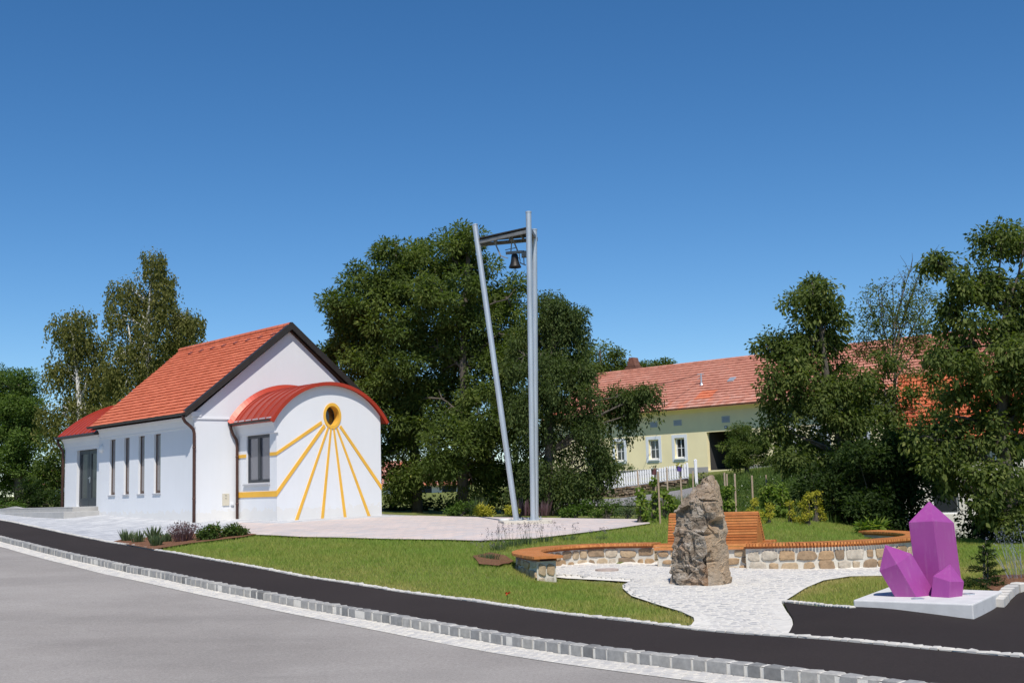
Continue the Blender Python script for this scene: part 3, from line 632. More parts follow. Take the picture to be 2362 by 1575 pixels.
mb = MB(); A = arc(AR+.01, AZC, -aa, aa, 40, ACX); B = arc(AR+.16, AZC, -aa*.98, aa*.98, 40, ACX); mb.grid([[(p[0], -.14, p[1]+.005) for p in A], [(p[0], -.02, p[1]) for p in B], [(p[0], -.005, p[1]) for p in A]]); mb.build('wall_flashing', metal_red_edge, ch, fix=False)
mb = MB(); gutter(mb, AX0-.30, 3.11, AY-.1, -.02, .055); mb.build('apse_gutter', dark_brown, ch, fix=False)
mb = MB(); mb.tube([(AX0-.30,-.1,3.06),(AX0-.29,-.1,2.95),(AX0-.2,-.1,2.75),(AX0-.09,-.1,2.6),(AX0-.065,-.1,2.45),(AX0-.065,-.1,-.3)], .045, 12)
for z in (2.05, .55): mb.tube([(AX0-.065,-.1,z-.02),(AX0-.065,-.1,z+.02)], .053, 12)
mb.build('downpipe', brown_pipe, ch, smooth=True)
mb = MB(); a, b, z0, z1 = AW; x0, x1 = AX0+.05, AX0+.115; t = .085; mid = (a+b)/2
mb.box(x0, x1, a, a+t, z0, z1); mb.box(x0, x1, b-t, b, z0, z1); mb.box(x0, x1, a+t, b-t, z0, z0+.12); mb.box(x0, x1, a+t, b-t, z1-.10, z1); mb.box(x0-.015, x1, mid-.075, mid+.075, z0+.12, z1-.1)
f = mb.build('window', anthracite, ch, bevel=.006)
for p, q in ((a+t, mid-.075), (mid+.075, b-t)):
    g = MB(); g.box(AX0+.085, AX0+.095, p, q, z0+.12, z1-.1); g.build('pane', pane_grey, f)
s_ = MB(); s_.prism([(AX0+.05, a-.03, 1.19), (AX0-.07, a-.03, 1.15), (AX0-.07, a-.03, 1.10), (AX0+.05, a-.03, 1.12)], (0, b-a+.18, 0)); s_.build('sill', sill_grey, f)
# rays of the sundial
def ray_band(poly): m_ = MB(); m_.prism([(x, AY-.022, z) for x, z in poly], (0, .03, 0)); m_.build('sundial_ray', yellow_paint, ch)
ray_band([(AX0-.022, 2.0), (AX0-.022, 2.105), (3.09, 3.09), (3.13, 2.995)]); ray_band([(AX0-.022, .735), (AX0-.022, .91), (3.185, 2.985), (3.25, 2.90)])
def rb(x0, z0, x1, z1, w0, w1):
    d = Vector((x1-x0, z1-z0)).normalized(); n_ = Vector((-d.y, d.x))
    ray_band([(x0+n_.x*w0/2, z0+n_.y*w0/2), (x0-n_.x*w0/2, z0-n_.y*w0/2), (x1-n_.x*w1/2, z1-n_.y*w1/2), (x1+n_.x*w1/2, z1+n_.y*w1/2)])
rb(3.345, 2.87, 2.14, -.04, .062, .10); rb(3.455, 2.845, 3.096, -.03, .060, .10); rb(3.565, 2.845, 3.965, -.02, .060, .10); rb(3.68, 2.865, 4.90, 0, .062, .10)
ray_band([(3.775, 2.90), (3.84, 2.96), (AX1+.0, 1.01), (AX1+.0, .84)])
mb = MB(); mb.box(AX0-.022, AX0+.008, -.57, -.04, 2.0, 2.105); mb.build('sundial_ray', yellow_paint, ch)
mb = MB(); mb.box(AX0-.022, AX0+.008, AY+.008, -2.06, 2.0, 2.105); mb.build('sundial_ray', yellow_paint, ch)
mb = MB(); mb.box(AX0-.022, AX0+.008, AY+.008, -.04, .735, .91); mb.build('sundial_ray', yellow_paint, ch)
mb = MB(); th = np.linspace(0, 2*math.pi, 49)
E2 = lambda rx, rz, y: [(OC[0]+rx*math.cos(t), y, OC[1]+rz*math.sin(t)) for t in th]
mb.grid([E2(.335, .415, AY+.004), E2(.335, .415, AY-.028), E2(.258, .32, AY-.028), E2(.25, .312, AY+.30)]); rg = mb.build('round_window', yellow_paint, ch, fix=False)
mb = MB(); mb.add(E2(.25, .312, AY+.27)[:-1], [tuple(range(48))]); mb.build('pane', glass('amber_dark_glass', (.03, .018, .012), .05), rg)
mb = MB(); mb.grid([E2(.252, .314, AY+.25), E2(.232, .294, AY+.25), E2(.232, .294, AY+.275)]); mb.build('frame', anthracite, rg, fix=False)
mb = MB(); mb.box(.93, 1.165, -.03, .0, .50, .88); mb.box(1.03, 1.06, -.034, -.03, .80, .83, m=1); mb.box(1.03, 1.06, -.034, -.03, .71, .74, m=1)
mb.build('meter_box', [simple('beige_box', (.60, .55, .44), .6, .05, 3), anthracite], ch)
mb = MB(); mb.box(1.22, 1.32, -.05, 0, .50, .58); mb.build('outside_socket', plaster, ch, bevel=.01)
# steps and ramp to the porch
concrete_step = mk_concrete('step_concrete', (.47, .455, .43))
st = thing('porch_steps', 'low pale concrete steps with side ramp in front of the chapel porch door', 'steps', CH.o, PHI)
mb = MB(); mb.box(-.85, PX+.2, 7.68, 15.5, -.3, .585); mb.box(-.858, -.84, 7.66, 15.5, .555, .592); mb.build('step', concrete_step, st, bevel=.012)
mb = MB(); mb.box(-1.28, -.85+.002, 7.35, 11.2, -.3, .43); mb.box(-1.285, -.85, 11.22, 15.0, -.3, .428); mb.box(-.85, .0, 7.35, 7.68, -.3, .43); mb.build('step', concrete_step, st, bevel=.012)
mb = MB(); mb.prism([(-.85, 15.5, .585), (-.85, 19.5, .30), (-.85, 19.5, -.3), (-.85, 15.5, -.3)], (1.4, 0, 0)); mb.build('ramp', concrete_step, st)
mb = MB(); mb.prism([(-.2, 14.6, .58), (-.2, 15.6, .66), (-.2, 19.5, .40), (-.2, 19.5, .2), (-.2, 14.6, .2)], (.18, 0, 0)); mb.build('ramp_wall', concrete_step, st)

# ------------------------------------------------------------------ bell tower, bell, plinth
PT = lambda x, y, d: P(x, y, d*33/31)
zb = h1(.1, 32.8)
pl = MB(); T = Matrix.Translation((.213, 32.95, 0)) @ Matrix.Rotation(math.radians(7), 4, 'Z'); pl.box(-.67, .67, -.66, .8, zb-.3, zb+.10, T=T)
tag(pl.build('tower_plinth', concrete_warm, bevel=.012), 'low cream concrete plinth under the bell tower on the pink paving', 'plinth')
b1, t1 = PT(1191, 1199.5, 31.0), PT(1095.5, 519, 31.5); b2, t2 = PT(1230.5, 1199.5, 30.7), PT(1219, 489.5, 30.7); b3, t3 = PT(1236, 1198, 31.5), PT(1232.5, 530, 31.5)
zt_ = zb+.11
def on(b, t): k = (zt_-b.z)/(t.z-b.z); return b.lerp(t, k)
b1, b2, b3 = on(b1, t1), on(b2, t2), on(b3, t3)
bt = thing('bell_tower', 'tall grey steel three legged bell tower with a small canopy at its top', 'bell tower', (.2, 33, zb+.1))
o0 = Vector(bt.location)
for b, t in ((b1, t1), (b2, t2), (b3, t3)):
    mb = MB(); d = (t-b).normalized(); mb.tube([b-o0, t-o0], .08, 20); mb.tube([t-d*.02-o0, t+d*.015-o0], .089, 20); mb.build('pole', steel, bt, smooth=False)
    mb = MB(); mb.lathe([(0,0), (.2,0), (.2,.018), (0,.018)], 24, Matrix.Translation(b-o0+Vector((0,0,-.012)))); 
    for k in range(8):
        a = k*math.pi/4+.3; mb.tube([b-o0+Vector((.155*math.cos(a), .155*math.sin(a), 0)), b-o0+Vector((.155*math.cos(a), .155*math.sin(a), .07))], .011, 6)
    mb.build('base_plate', steel, bt)
A_, B_, C_ = PT(1106, 552, 31.45)-o0, PT(1213, 527.5, 30.72)-o0, PT(1237, 546, 31.75)-o0
B_ = B_+Vector((.12, -.02, .015)); mb = MB(); up3 = Vector((0,0,1)); A2 = A_+Vector((0, .28, -.02))
mb.prism([A_+Vector((0,-.10,0)), B_+Vector((0,-.05,0)), C_, A2], (0,0,.035)); mb.build('canopy', dark_brown, bt)
mb = MB(); dn = Vector((0,0,-.085)); mb.bar(A_+dn, B_+dn+Vector((0,.02,0)), .08, .10); mb.bar(A2+dn, C_+dn, .08, .10); mb.bar(B_+dn, C_+dn, .08, .1)
for k in (.3, .55, .78): mb.bar(A_.lerp(B_, k)+dn*.6, A2.lerp(C_, k)+dn*.6, .05, .05)
mb.bar(A_+Vector((0,0,-.08)), (t1-o0)+(b1-t1).normalized()*.75, .03, .12); mb.bar(A_+Vector((-.02,0,-.05)), (t1-o0)+(b1-t1).normalized()*.36, .05, .05); mb.bar(C_+Vector((0,0,-.05)), (t3-o0)+(b3-t3).normalized()*.75, .03, .12)
mb.build('crossbeam', steel_dark, bt)
BD = 31.35
q = lambda x, y, d=BD: PT(x, y, d)-o0
mb = MB(); mb.bar(q(1181, 549), q(1178, 586), .035, .035); mb.bar(q(1181, 547), q(1194.5, 580), .04, .04); mb.bar(q(1140, 556), q(1154.5, 590), .04, .04); mb.bar(q(1165, 577, 31.6), q(1192, 571, 31.6), .02, .02)
mb.bar(q(1154, 590), q(1172, 596), .025, .025); mb.build('bell_hanger', steel_dark, bt)
mb = MB(); x = q(1203, 592); mb.bar(q(1197, 580), q(1200, 606), .025, .025); mb.bar(q(1207, 578), q(1209, 611), .05, .03); mb.bar(q(1197, 580), q(1216, 581), .05, .05); mb.bar(q(1199, 606), q(1213, 612), .03, .03); mb.bar(q(1190, 588), q(1201, 600), .015, .015); mb.box(x.x-.0, x.x+.14, x.y-.1, x.y+.1, x.z-.02, x.z+.12); mb.build('striking_gear', steel_dark, bt)
be0 = PT(1187, 586, BD); be = thing('bell', 'small dark bronze bell hanging under the canopy of the bell tower', 'bell', be0); be.scale = (1.12, 1.12, 1.05)
mb = MB(); s_ = 1.0; mb.lathe([(0, 0), (.06, -.005), (.085, -.03), (.092, -.1), (.105, -.2), (.125, -.28), (.155, -.345), (.165, -.375), (.158, -.385), (.14, -.36), (.1, -.25), (0, -.06)], 28); mb.build('bell_body', bronze, be, smooth=True)
mb = MB(); mb.bar((-.23, .0, .03), (.20, 0, .055), .08, .07); mb.bar((0, 0, 0), (0, 0, .05), .06, .06); mb.build('yoke', steel_dark, be)
mb = MB(); mb.tube([(0,0,-.1),(0,0,-.36),(0,0,-.50)], .011, 8); mb.lathe([(0,-.32),(.03,-.34),(.034,-.37),(.02,-.4),(0,-.41)], 10); mb.build('clapper', bronze, be)
c_ = at(1166, 1195.5); c_ = PT(1164, 1197, 31.3); mb = MB(); mb.lathe([(0,.05),(.12,.045),(.15,.02),(.15,-.05)], 20, sy=.8); tag(mb.build('stone_disc', concrete, loc=(c_.x, c_.y, zb+.11)), 'small pale domed round lid beside the leaning tower leg', 'disc')
# ------------------------------------------------------------------ magenta crystals on their slab
ST = H-1.6
sl4 = [PZ(1968, 1382.6, ST), PZ(2244, 1392.8, ST), PZ(2312, 1362, ST), PZ(2049, 1353, ST)]
mb = MB(); mb.prism([Vector((p.x, p.y, ST-.42)) for p in sl4], (0, 0, .42)); tag(mb.build('sculpture_slab', concrete, bevel=.018), 'pale cast concrete slab on the dark asphalt under the magenta crystals', 'slab')
cr = thing('crystal_sculpture', 'magenta painted sculpture of three faceted crystals on a pale concrete slab', 'sculpture', (5.8, 16.3, ST)); o0 = Vector(cr.location)
def crystal(S, axis, apex):
    S = [Vector(s)-o0 for s in S]; axis = Vector(axis); apex = Vector(apex)-o0; ph = (1+5**.5)/2
    V1, V2, V3 = S; V4 = (V1+(V3-V1-V2)/ph)/(1-1/ph); V5 = V4-(V3-V1)/ph; top = [V1, V2, V3, V4, V5]
    def dn_(v): k = (-.05-v.z)/axis.z; return v+axis*k
    bot = [dn_(v) for v in top]; mb = MB()
    mb.add(top+bot+[apex], [(i, (i+1)%5, 5+(i+1)%5, 5+i) for i in range(5)] + [((i+1)%5, i, 10) for i in range(5)] + [(9,8,7,6,5)])
    o = mb.build('crystal', purple, cr, bevel=.004); return o
crystal([P(2096, 1204.3, 16.72), P(2153.1, 1201.3, 16.5), P(2200.6, 1205.4, 16.74)], Vector((.05, 0, -1.)), P(2143.2, 1155.4, 16.84))
B2 = PZ(2114, 1376.5, ST); D2 = B2.y; S2 = P(2069, 1300.8, D2); axl = B2-S2
crystal([P(2028.4, 1316, D2+.14), S2, P(2102.6, 1276.3, D2+.22)], axl, P(2041.4, 1255.6, D2+.12))
B2 = PZ(2188.3, 1378, ST); D2 = B2.y; S2 = P(2192.2, 1341.3, D2); 
crystal([P(2152.4, 1328.3, D2+.2), S2, P(2223.5, 1341, D2+.16)], B2-S2, P(2191.4, 1300.8, D2+.22))
for px, py, lab in ((2117, 1382, 'round in-ground spotlight at the front edge of the slab below the crystals'), (2234, 1371, 'round in-ground spotlight on the slab right of the smallest crystal')):
    p = PZ(px, py-1, ST); l = thing('ground_spotlight', lab, 'spotlight', (p.x, p.y, ST), 0, 'spotlights set in the slab')
    mb = MB(); mb.lathe([(.085, 0), (.085, .012), (.062, .016), (.06, .004)], 24); mb.build('trim_ring', steel, l)
    mb = MB(); mb.lathe([(0, .008), (.06, .006)], 20); mb.build('lens', pane_dark, l)
mcov = at(1400, 1317); mb = MB(); mb.lathe([(0, .02), (.2, .02), (.235, .018), (.235, -.03)], 28, c=.5); tag(mb.build('manhole_cover', simple('rusty_grit', (.45, .36, .31), .9, .1, 8, 30, .3), loc=(mcov.x, mcov.y, h1(mcov.x, mcov.y)+.03)), 'round brownish drain cover in the pale cobbles before the bench', 'drain cover')

# ------------------------------------------------------------------ stone bench with slatted seats
ZS = H-1.23
LA = [(.55, 22.0), (.2, 23.0), (.11, 24.0), (.36, 25.0), (.92, 25.8), (1.64, 26.2), (2.4, 26.1), (3.02, 25.75)]
RA = [(4.70, 24.36), (5.4, 24.1), (5.9, 24.0), (6.46, 24.05), (7.0, 24.2), (7.6, 24.5), (8.3, 25.0), (8.85, 25.8), (9.05, 26.9), (8.85, 28.0), (8.55, 28.9)]
def smc(q, n=240):
    q = np.array(q, float); t = np.concatenate([[0], np.cumsum(np.hypot(*np.diff(q, axis=0).T))]); tt = np.linspace(0, t[-1], n); o = np.stack([np.interp(tt, t, q[:, 0]), np.interp(tt, t, q[:, 1])], 1)
    for _ in range(500): o[1:-1] = .25*o[:-2]+.5*o[1:-1]+.25*o[2:]
    return o
LA, RA = smc(LA), smc(RA)
FL, FR = np.array((2.86, 24.9)), np.array((4.66, 24.3)); BL, BR = np.array((3.22, 25.45)), np.array((5.02, 24.85))
bench = thing('curved_bench', 'long S shaped rubble stone bench with slatted larch seats and one high slatted backrest', 'bench', (3.9, 24.9, 0)); o0 = Vector(bench.location)
def seat_slats(L, name):
    s_ = np.concatenate([[0], np.cumsum(np.hypot(*np.diff(L, axis=0).T))]); mb = MB(); s = 0.
    while s < s_[-1]:
        c = np.array([np.interp(s, s_, L[:, 0]), np.interp(s, s_, L[:, 1])]); c2 = np.array([np.interp(s+.03, s_, L[:, 0]), np.interp(s+.03, s_, L[:, 1])])
        if s+.03 > s_[-1]: break
        t = (c2-c)/np.hypot(*(c2-c)); T = Matrix(((t[0], -t[1], 0, c[0]-o0.x), (t[1], t[0], 0, c[1]-o0.y), (0, 0, 1, 0), (0, 0, 0, 1)))
        mb.box(-.0245, .0245, -.29+random.uniform(-.004, .004), .29+random.uniform(-.004, .004), ZS-.05, ZS+random.uniform(-.002, .002), random.random(), T=T); s += .0625
    for off in (-.17, .17):
        A = offset_line(L, off); mb.grid([[(p[0]-o0.x, p[1]-o0.y, ZS-.05), (p[0]-o0.x, p[1]-o0.y, ZS-.10)] for p in A], .1)
    return mb.build(name, wood, bench, fix=False)
seat_slats(LA, 'seat'); seat_slats(RA, 'seat')
V3 = lambda p, z: Vector((p[0]-o0.x, p[1]-o0.y, z))
mb = MB()
for k, (t, z) in enumerate([(0, ZS-.025), (.26, ZS-.005), (.52, ZS-.02), (.78, ZS-.035)]):
    mb.bar(V3(lin(FL, BL, t), z), V3(lin(FR, BR, t), z), .075, .05, c=random.random())
mb.bar(V3(FL, ZS-.085)+Vector((-.005, -.012, 0)), V3(FR, ZS-.085)+Vector((.0, -.012, 0)), .04, .055, c=.6)
mb.build('seat', wood, bench)
bd = (BL-FL)/np.hypot(*(BL-FL)); mb = MB(); nb = 11; top = .615
for k in range(nb):
    z = ZS-.01+top*(k+.5)/nb; o = bd*.15*(k/nb)**1.2
    mb.bar(V3(BL+o, z), V3(BR+o, z), .035, .043, c=random.random())
    o2 = bd*(.46-.28*k/nb); 
    mb.bar(V3(BL+o2, z), V3(BR+o2, z), .035, .052, c=random.random())
o = bd*.165; mb.bar(V3(BL+o, ZS+top), V3(BR+o, ZS+top), .10, .03, c=.7)
mb.build('backrest', wood, bench)
for e in (BL, BR):
    mb = MB()
    for f_ in (0,):
        mb.add([V3(e+bd*.035+np.array((-.02,.01)), ZS-.1), V3(e+bd*.44+np.array((-.02,.01)), ZS-.1), V3(e+bd*.19+np.array((-.02,.01)), ZS+top-.02), V3(e+bd*.15+np.array((-.02,.01)), ZS+top-.02)], [(0,1,2,3)], .35)
    mb.build('backrest_side', wood, bench, fix=False)
mb = MB()
for k in range(6):
    o = bd*(.42+.085*k)+np.array((.1, 0)); mb.bar(V3(BL+o, ZS-.02), V3(BR+o, ZS-.02), .07, .045, c=random.random())
mb.build('rear_seat', wood, bench)
def stone_face(mb, L, side, zt, col0=0., hmax=9):
    L = resample(np.array(L), max(3, int(len(L)))); s_ = np.concatenate([[0], np.cumsum(np.hypot(*np.diff(L, axis=0).T))]); tot = s_[-1]
    def pos(s, z, d):
        s = min(max(s, 0), tot-.001); i = min(np.searchsorted(s_, s, side='right')-1, len(L)-2); a = (s-s_[i])/(s_[i+1]-s_[i]); t = (L[i+1]-L[i])/(s_[i+1]-s_[i]); p = L[i]+(L[i+1]-L[i])*a; nn = np.array((t[1], -t[0]))*side
        return Vector((p[0]+nn[0]*d-o0.x, p[1]+nn[1]*d-o0.y, z))
    zb_ = min(h1(*L[0]), h1(*L[-1]), h1(*L[len(L)//2]))-.08
    z = zb_
    while z < zt-.06:
        rh = min(random.uniform(.13, .25), zt-z); s = random.uniform(-.1, .05)
        while s < tot:
            wv = random.uniform(.16, min(.46, tot*.5)); s = max(s, -.02); wv = min(wv, max(.12, tot-s)); cx, cz = s+wv/2, z+rh/2+random.uniform(-.02, .02); gap = random.uniform(.006, .03); rx, rz = wv/2-gap*.6, rh/2-gap*.45
            if random.random() < .12: rx *= .7; rz *= .75
            if s > -.05 and s+wv < tot+.06:
                n = 8; ph = random.random()*6; r1 = []; r2 = []; ex = random.uniform(.35, .75); dep = random.uniform(.015, .035)
                for k in range(n):
                    a = 2*math.pi*k/n+ph; ca, sa = math.cos(a), math.sin(a); j = random.uniform(.80, 1.12)
                    x = math.copysign(abs(ca)**ex, ca)*rx*j; y = math.copysign(abs(sa)**ex, sa)*rz*j
                    r1.append((x, y)); r2.append((x*.86, y*.84))
                v = [pos(cx+x, min(cz+y, zt-.005), .0) for x, y in r1]+[pos(cx+x, min(cz+y, zt-.005), dep*.8) for x, y in r1]+[pos(cx+x, min(cz+y, zt-.01), dep*random.uniform(.95, 1.3)) for x, y in r2]+[pos(cx, min(cz, zt-.01), dep*1.3)]
                f = [(i, (i+1)%n, n+(i+1)%n, n+i) for i in range(n)]+[(n+i, n+(i+1)%n, 2*n+(i+1)%n, 2*n+i) for i in range(n)]+[(2*n+i, 2*n+(i+1)%n, 3*n) for i in range(n)]
                mb.add(v, f, random.random())
            s += wv
        z += rh
def stone_wall(name, L, hw, zt, parent):
    mbm_, mbs = MB(), MB(); A, B = offset_line(L, hw), offset_line(L, -hw)
    cl = [tuple(p) for p in A]+[tuple(p) for p in B[::-1]]
    vz = lambda p: min(h1(*p), zt)-.3
    rows = [[(p[0]-o0.x, p[1]-o0.y, vz(p)), (p[0]-o0.x, p[1]-o0.y, zt), (q_[0]-o0.x, q_[1]-o0.y, zt), (q_[0]-o0.x, q_[1]-o0.y, vz(q_))] for p, q_ in zip(A[::6], B[::6])] + [[(p[0]-o0.x, p[1]-o0.y, vz(p)), (p[0]-o0.x, p[1]-o0.y, zt), (q_[0]-o0.x, q_[1]-o0.y, zt), (q_[0]-o0.x, q_[1]-o0.y, vz(q_))] for p, q_ in [(A[-1], B[-1])]]
    mbm_.grid(rows); n = len(rows); mbm_.add(rows[0], [(0,1,2,3)]); mbm_.add(rows[-1], [(0,1,2,3)])
    w_ = mbm_.build(name, mortar, parent)
    stone_face(mbs, A, 1, zt); stone_face(mbs, B, -1, zt)
    stone_face(mbs, np.array([A[0], B[0]]), -1, zt); stone_face(mbs, np.array([A[-1], B[-1]]), 1, zt)
    mbs.build('stones', stone_wall_mat, w_)
stone_wall('stone_base', resample(LA, 120)[2:], .19, ZS-.10, bench); stone_wall('stone_base', resample(RA, 150)[:-2], .19, ZS-.10, bench)
cm = resample(np.array([lin(FL, BL, .42), lin(FR, BR, .42)]), 12); stone_wall('stone_base', cm, .24, ZS-.11, bench)
# ------------------------------------------------------------------ standing boulder
bc = at(1622, 1352); BDp = bc.y+.28
Lo = [(84, 545), (135, 440), (200, 390), (270, 330), (340, 270), (400, 220), (500, 160), (590, 125), (680, 115), (760, 105), (880, 95), (990, 80), (1100, 75), (1230, 65), (1400, 45), (1520, 40), (1600, 38)]
Ro = [(84, 588), (95, 598), (140, 620), (220, 645), (320, 670), (420, 690), (520, 715), (620, 735), (720, 760), (800, 780), (880, 762), (960, 752), (1060, 765), (1180, 785), (1300, 805), (1400, 825), (1480, 815), (1600, 812)]
Qo = [(84, 578), (250, 600), (430, 612), (600, 640), (700, 560), (800, 480), (900, 478), (1000, 500), (1200, 510), (1350, 525), (1540, 532), (1600, 532)]
def itp(t, y): a = np.array(t, float); return np.interp(y, a[:, 0], a[:, 1])
rows = []; tanv = []; ny, na = 190, 200
def facet(q, amp):
    c = mnoise.voronoi(q)[1][0]; h = mnoise.cell_vector(c*7.3+Vector((.37, .11, .53))); g = Vector((h.x-.5, h.y-.5, h.z-.5))
    return ((q-c).dot(g)*1.1+(h.y-.5)*.45)*amp
bo = Vector((bc.x, bc.y+.28, h1(bc.x, bc.y)-.05))
for j in range(ny+1):
    yy = lin(1585, 84, j/ny); px_ = lambda c: 1540+c/5.6; py_ = 1080+yy/5.6
    pt = lambda c, d: P(px_(c), py_, BDp+d)
    l, r_, q_ = itp(Lo, yy), itp(Ro, yy), itp(Qo, yy); sc = min(1., (yy-60)/500.+.25); wdt = (r_-l)/5.6*BDp/2690
    dq, dm = -.34*sc, -.20*sc
    ctrl = [pt(l, .12*sc), pt(lin(l, q_, .35), dm), pt(lin(l, q_, .7), dm*1.25), pt(q_, dq), pt(lin(q_, r_, .5), dq*.55), pt(r_, .10*sc), pt(r_-10, .38*sc), pt(lin(l, r_, .62), .56*sc), pt(lin(l, r_, .3), .52*sc), pt(l+8, .36*sc)]
    zz = sum((c.z for c in ctrl))/len(ctrl)
    ctrl = [Vector((c.x, c.y, zz)) for c in ctrl]; K = len(ctrl); row = []; tv = []
    for k in range(na):
        u = k/na*K; i = int(u); f = u-i; p = ctrl[i].lerp(ctrl[(i+1)%K], f); row.append(p-bo); tv.append((u, px_, yy))
    rows.append(row)
cx_ = [sum((p for p in r), Vector())/na for r in rows]
vs = []; tan = []
for j, row in enumerate(rows):
    yy = lin(1585, 84, j/ny)
    for k, p in enumerate(row):
        u = k/na*10; out = (p-cx_[j]); out.z = 0; out.normalize() if out.length > 1e-6 else None
        w_ = p+bo
        d = 0.
        fr = max(0, 1-abs(u-2.2)/3.2) if u < 6 else 0
        qn = Vector((w_.x*2.2+w_.z*1.0, w_.y*2.2, w_.z*1.3)); 
        d += facet(Vector((w_.x*2.4+w_.z*1.5, w_.y*2.4, w_.z*1.9-w_.x*.9)), .16)*(1 if u < 3 else .45)
        d += facet(Vector((w_.x*6.2+w_.z*4.2, w_.y*6, w_.z*4.8-w_.x*4.4)), .07)*(1 if u < 3 else .3)
        d += facet(Vector((w_.x*15+w_.z*9, w_.y*14, w_.z*12-w_.x*9)), .028)*(1 if u < 3 else .4)
        d += mnoise.fractal(w_*6, .8, 2., 5)*.010
        lay = mnoise.noise(Vector((0, w_.y*2, (w_.z*1.0-w_.x*.9)*9)))*.02; d += lay*(1 if u < 3.1 else .2)
        # overhang shelf with a hollow below, and the lump under it
        xc = (w_.x/w_.y*2690+1181-1540)*5.6
        def blob(cx0, cy0, rx, ry): return math.exp(-(((xc-cx0)/rx)**2+((yy-cy0)/ry)**2)**1.6)*min(1, max(0, (4.75-u)/.5)) if .3 < u < 5.2 else 0
        d -= .19*blob(600, 705, 120, 46); d -= .12*blob(450, 690, 40, 90); d += .07*blob(640, 625, 90, 26); d += .05*blob(620, 860, 120, 75); d -= .05*blob(670, 975, 90, 18)
        d -= .10*blob(220, 980, 22, 110)*1.; d -= .07*blob(160, 1130, 25, 60); d += .06*blob(270, 800, 70, 30); d -= .06*blob(400, 850, 60, 25); d -= .05*blob(300, 1150, 60, 25); d -= .05*blob(440, 1190, 60, 18)
        taper = min(1, (yy-84)/60.); taper = .35+.65*taper
        rdg = 0*abs(mnoise.noise(Vector((w_.x*3.0+w_.z*2.2, w_.y*3, w_.z*2.6-w_.x*2.0)))); d -= max(0, rdg-.86)*.45*(1 if u < 3 else .35)
        d = max(-.22, min(.085, d)); pp = p+out*d*taper
        vs.append(pp)
        t_ = 0.
        if 2.95 < u < 6: t_ = 1.
        if u <= 2.95: t_ = .35 if yy < 520 else .08
        if 1.8 < u < 3.6 and yy < 560: t_ = .7
        tan.append(t_)
mb = MB(); n = na
fs = [(j*n+k, j*n+(k+1)%n, (j+1)*n+(k+1)%n, (j+1)*n+k) for j in range(ny) for k in range(n)] + [tuple(ny*n+k for k in range(n))]
mb.add(vs, fs); bol = mb.build('standing_stone', rock, loc=bo)
ta = bol.data.attributes.new('tan', 'FLOAT', 'POINT'); ta.data.foreach_set('value', tan)
tag(bol, 'tall rough brown and grey boulder standing upright on the pale cobbles before the bench', 'boulder')

# ------------------------------------------------------------------ cream farmhouse on the slope
HF = Frame(P(1600, 1090, 72), -.7634); S = 1.2
ho = thing('farmhouse', 'long cream farmhouse with faded red tiled roof, grey plinth and dark gateway on the slope', 'house', HF.o, -.7634)
def sc(t): return tuple(v*S for v in t)
wins = [(-7.0, -6.36), (-5.08, -4.45), (-2.80, -2.13), (-1.11, -.48), (5.2, 5.85), (7.0, 7.65), (9.0, 9.65), (11., 11.65)]
WZ = (.78, 1.82); GX = (.905, 3.36, .10, 2.01)
vents = [(-2.61, -2.145, 2.45, 2.74), (-1.09, -.585, 2.45, 2.745), (1.88, 2.35, 2.43, 2.755), (-4.9, -4.4, 2.45, 2.74), (5.3, 5.8, 2.45, 2.75)]
x0, x1 = -9.7, 16.; ze = 3.45
mb = MB(); ops = [(a, b, *WZ) for a, b in wins]+[GX]
panel(mb, lambda u, z, d: sc((u, d, z)), x0, x1, -1.2, ze, ops, .22)
for xx in (x0, x1): mb.add([sc(p) for p in ((xx,0,-1.2),(xx,8.,-1.2),(xx,8.,ze),(xx,4.,5.95),(xx,0,ze))], [(0,1,2,3,4)])
mb.add([sc(p) for p in ((x0,8,-1.2),(x1,8,-1.2),(x1,8,ze),(x0,8,ze))], [(0,1,2,3)])
mb.prism([sc(p) for p in ((x0, -.0, 3.05), (x0, -.12, 3.2), (x0, -.3, 3.32), (x0, 0, 3.32))], (S*(x1-x0), 0, 0))
mb.build('wall', cream, ho, fix=False)
mb = MB()
for a, b in ((x0-.01, GX[0]), (GX[1], x1+.01)): mb.box(*[v*S for v in (a, b, -.02, .0, -1.2, .27)])
mb.build('plinth', plinth_grey, ho)
# gateway passage
mb = MB(); gx0, gx1 = GX[0], GX[1]
mb.add([sc(p) for p in ((gx0,.22,.0),(gx0,3.5,.0),(gx0,3.5,2.1),(gx0,.22,2.1))], [(0,1,2,3)]); mb.add([sc(p) for p in ((gx1,.22,.0),(gx1,3.5,.0),(gx1,3.5,2.1),(gx1,.22,2.1))], [(0,1,2,3)])
mb.add([sc(p) for p in ((gx0,.22,2.02),(gx1,.22,2.02),(gx1,3.5,2.02),(gx0,3.5,2.02))], [(0,1,2,3)]); mb.add([sc(p) for p in ((gx0,.22,.08),(gx1,.22,.08),(gx1,3.5,.08),(gx0,3.5,.08))], [(0,1,2,3)])
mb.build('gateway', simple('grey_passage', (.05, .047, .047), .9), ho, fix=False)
mb = MB(); mb.box(*[v*S for v in (gx0, gx1, 2.9, 2.96, .08, 2.02)]); mb.box(*[v*S for v in (gx0+.25, gx0+1.2, 2.86, 2.9, .08, 1.9)]); mb.box(*[v*S for v in (gx0+1.3, gx1-.2, 2.86, 2.9, .08, 1.9)]); mb.build('gate', simple('dark_grey_gate', (.03, .03, .033), .6, .2, 3), ho)
frame_white = simple('white_frame', (.78, .79, .8), .5, .03, 3); surround = simple('white_surround', (.72, .75, .80), .85, .04, 2)
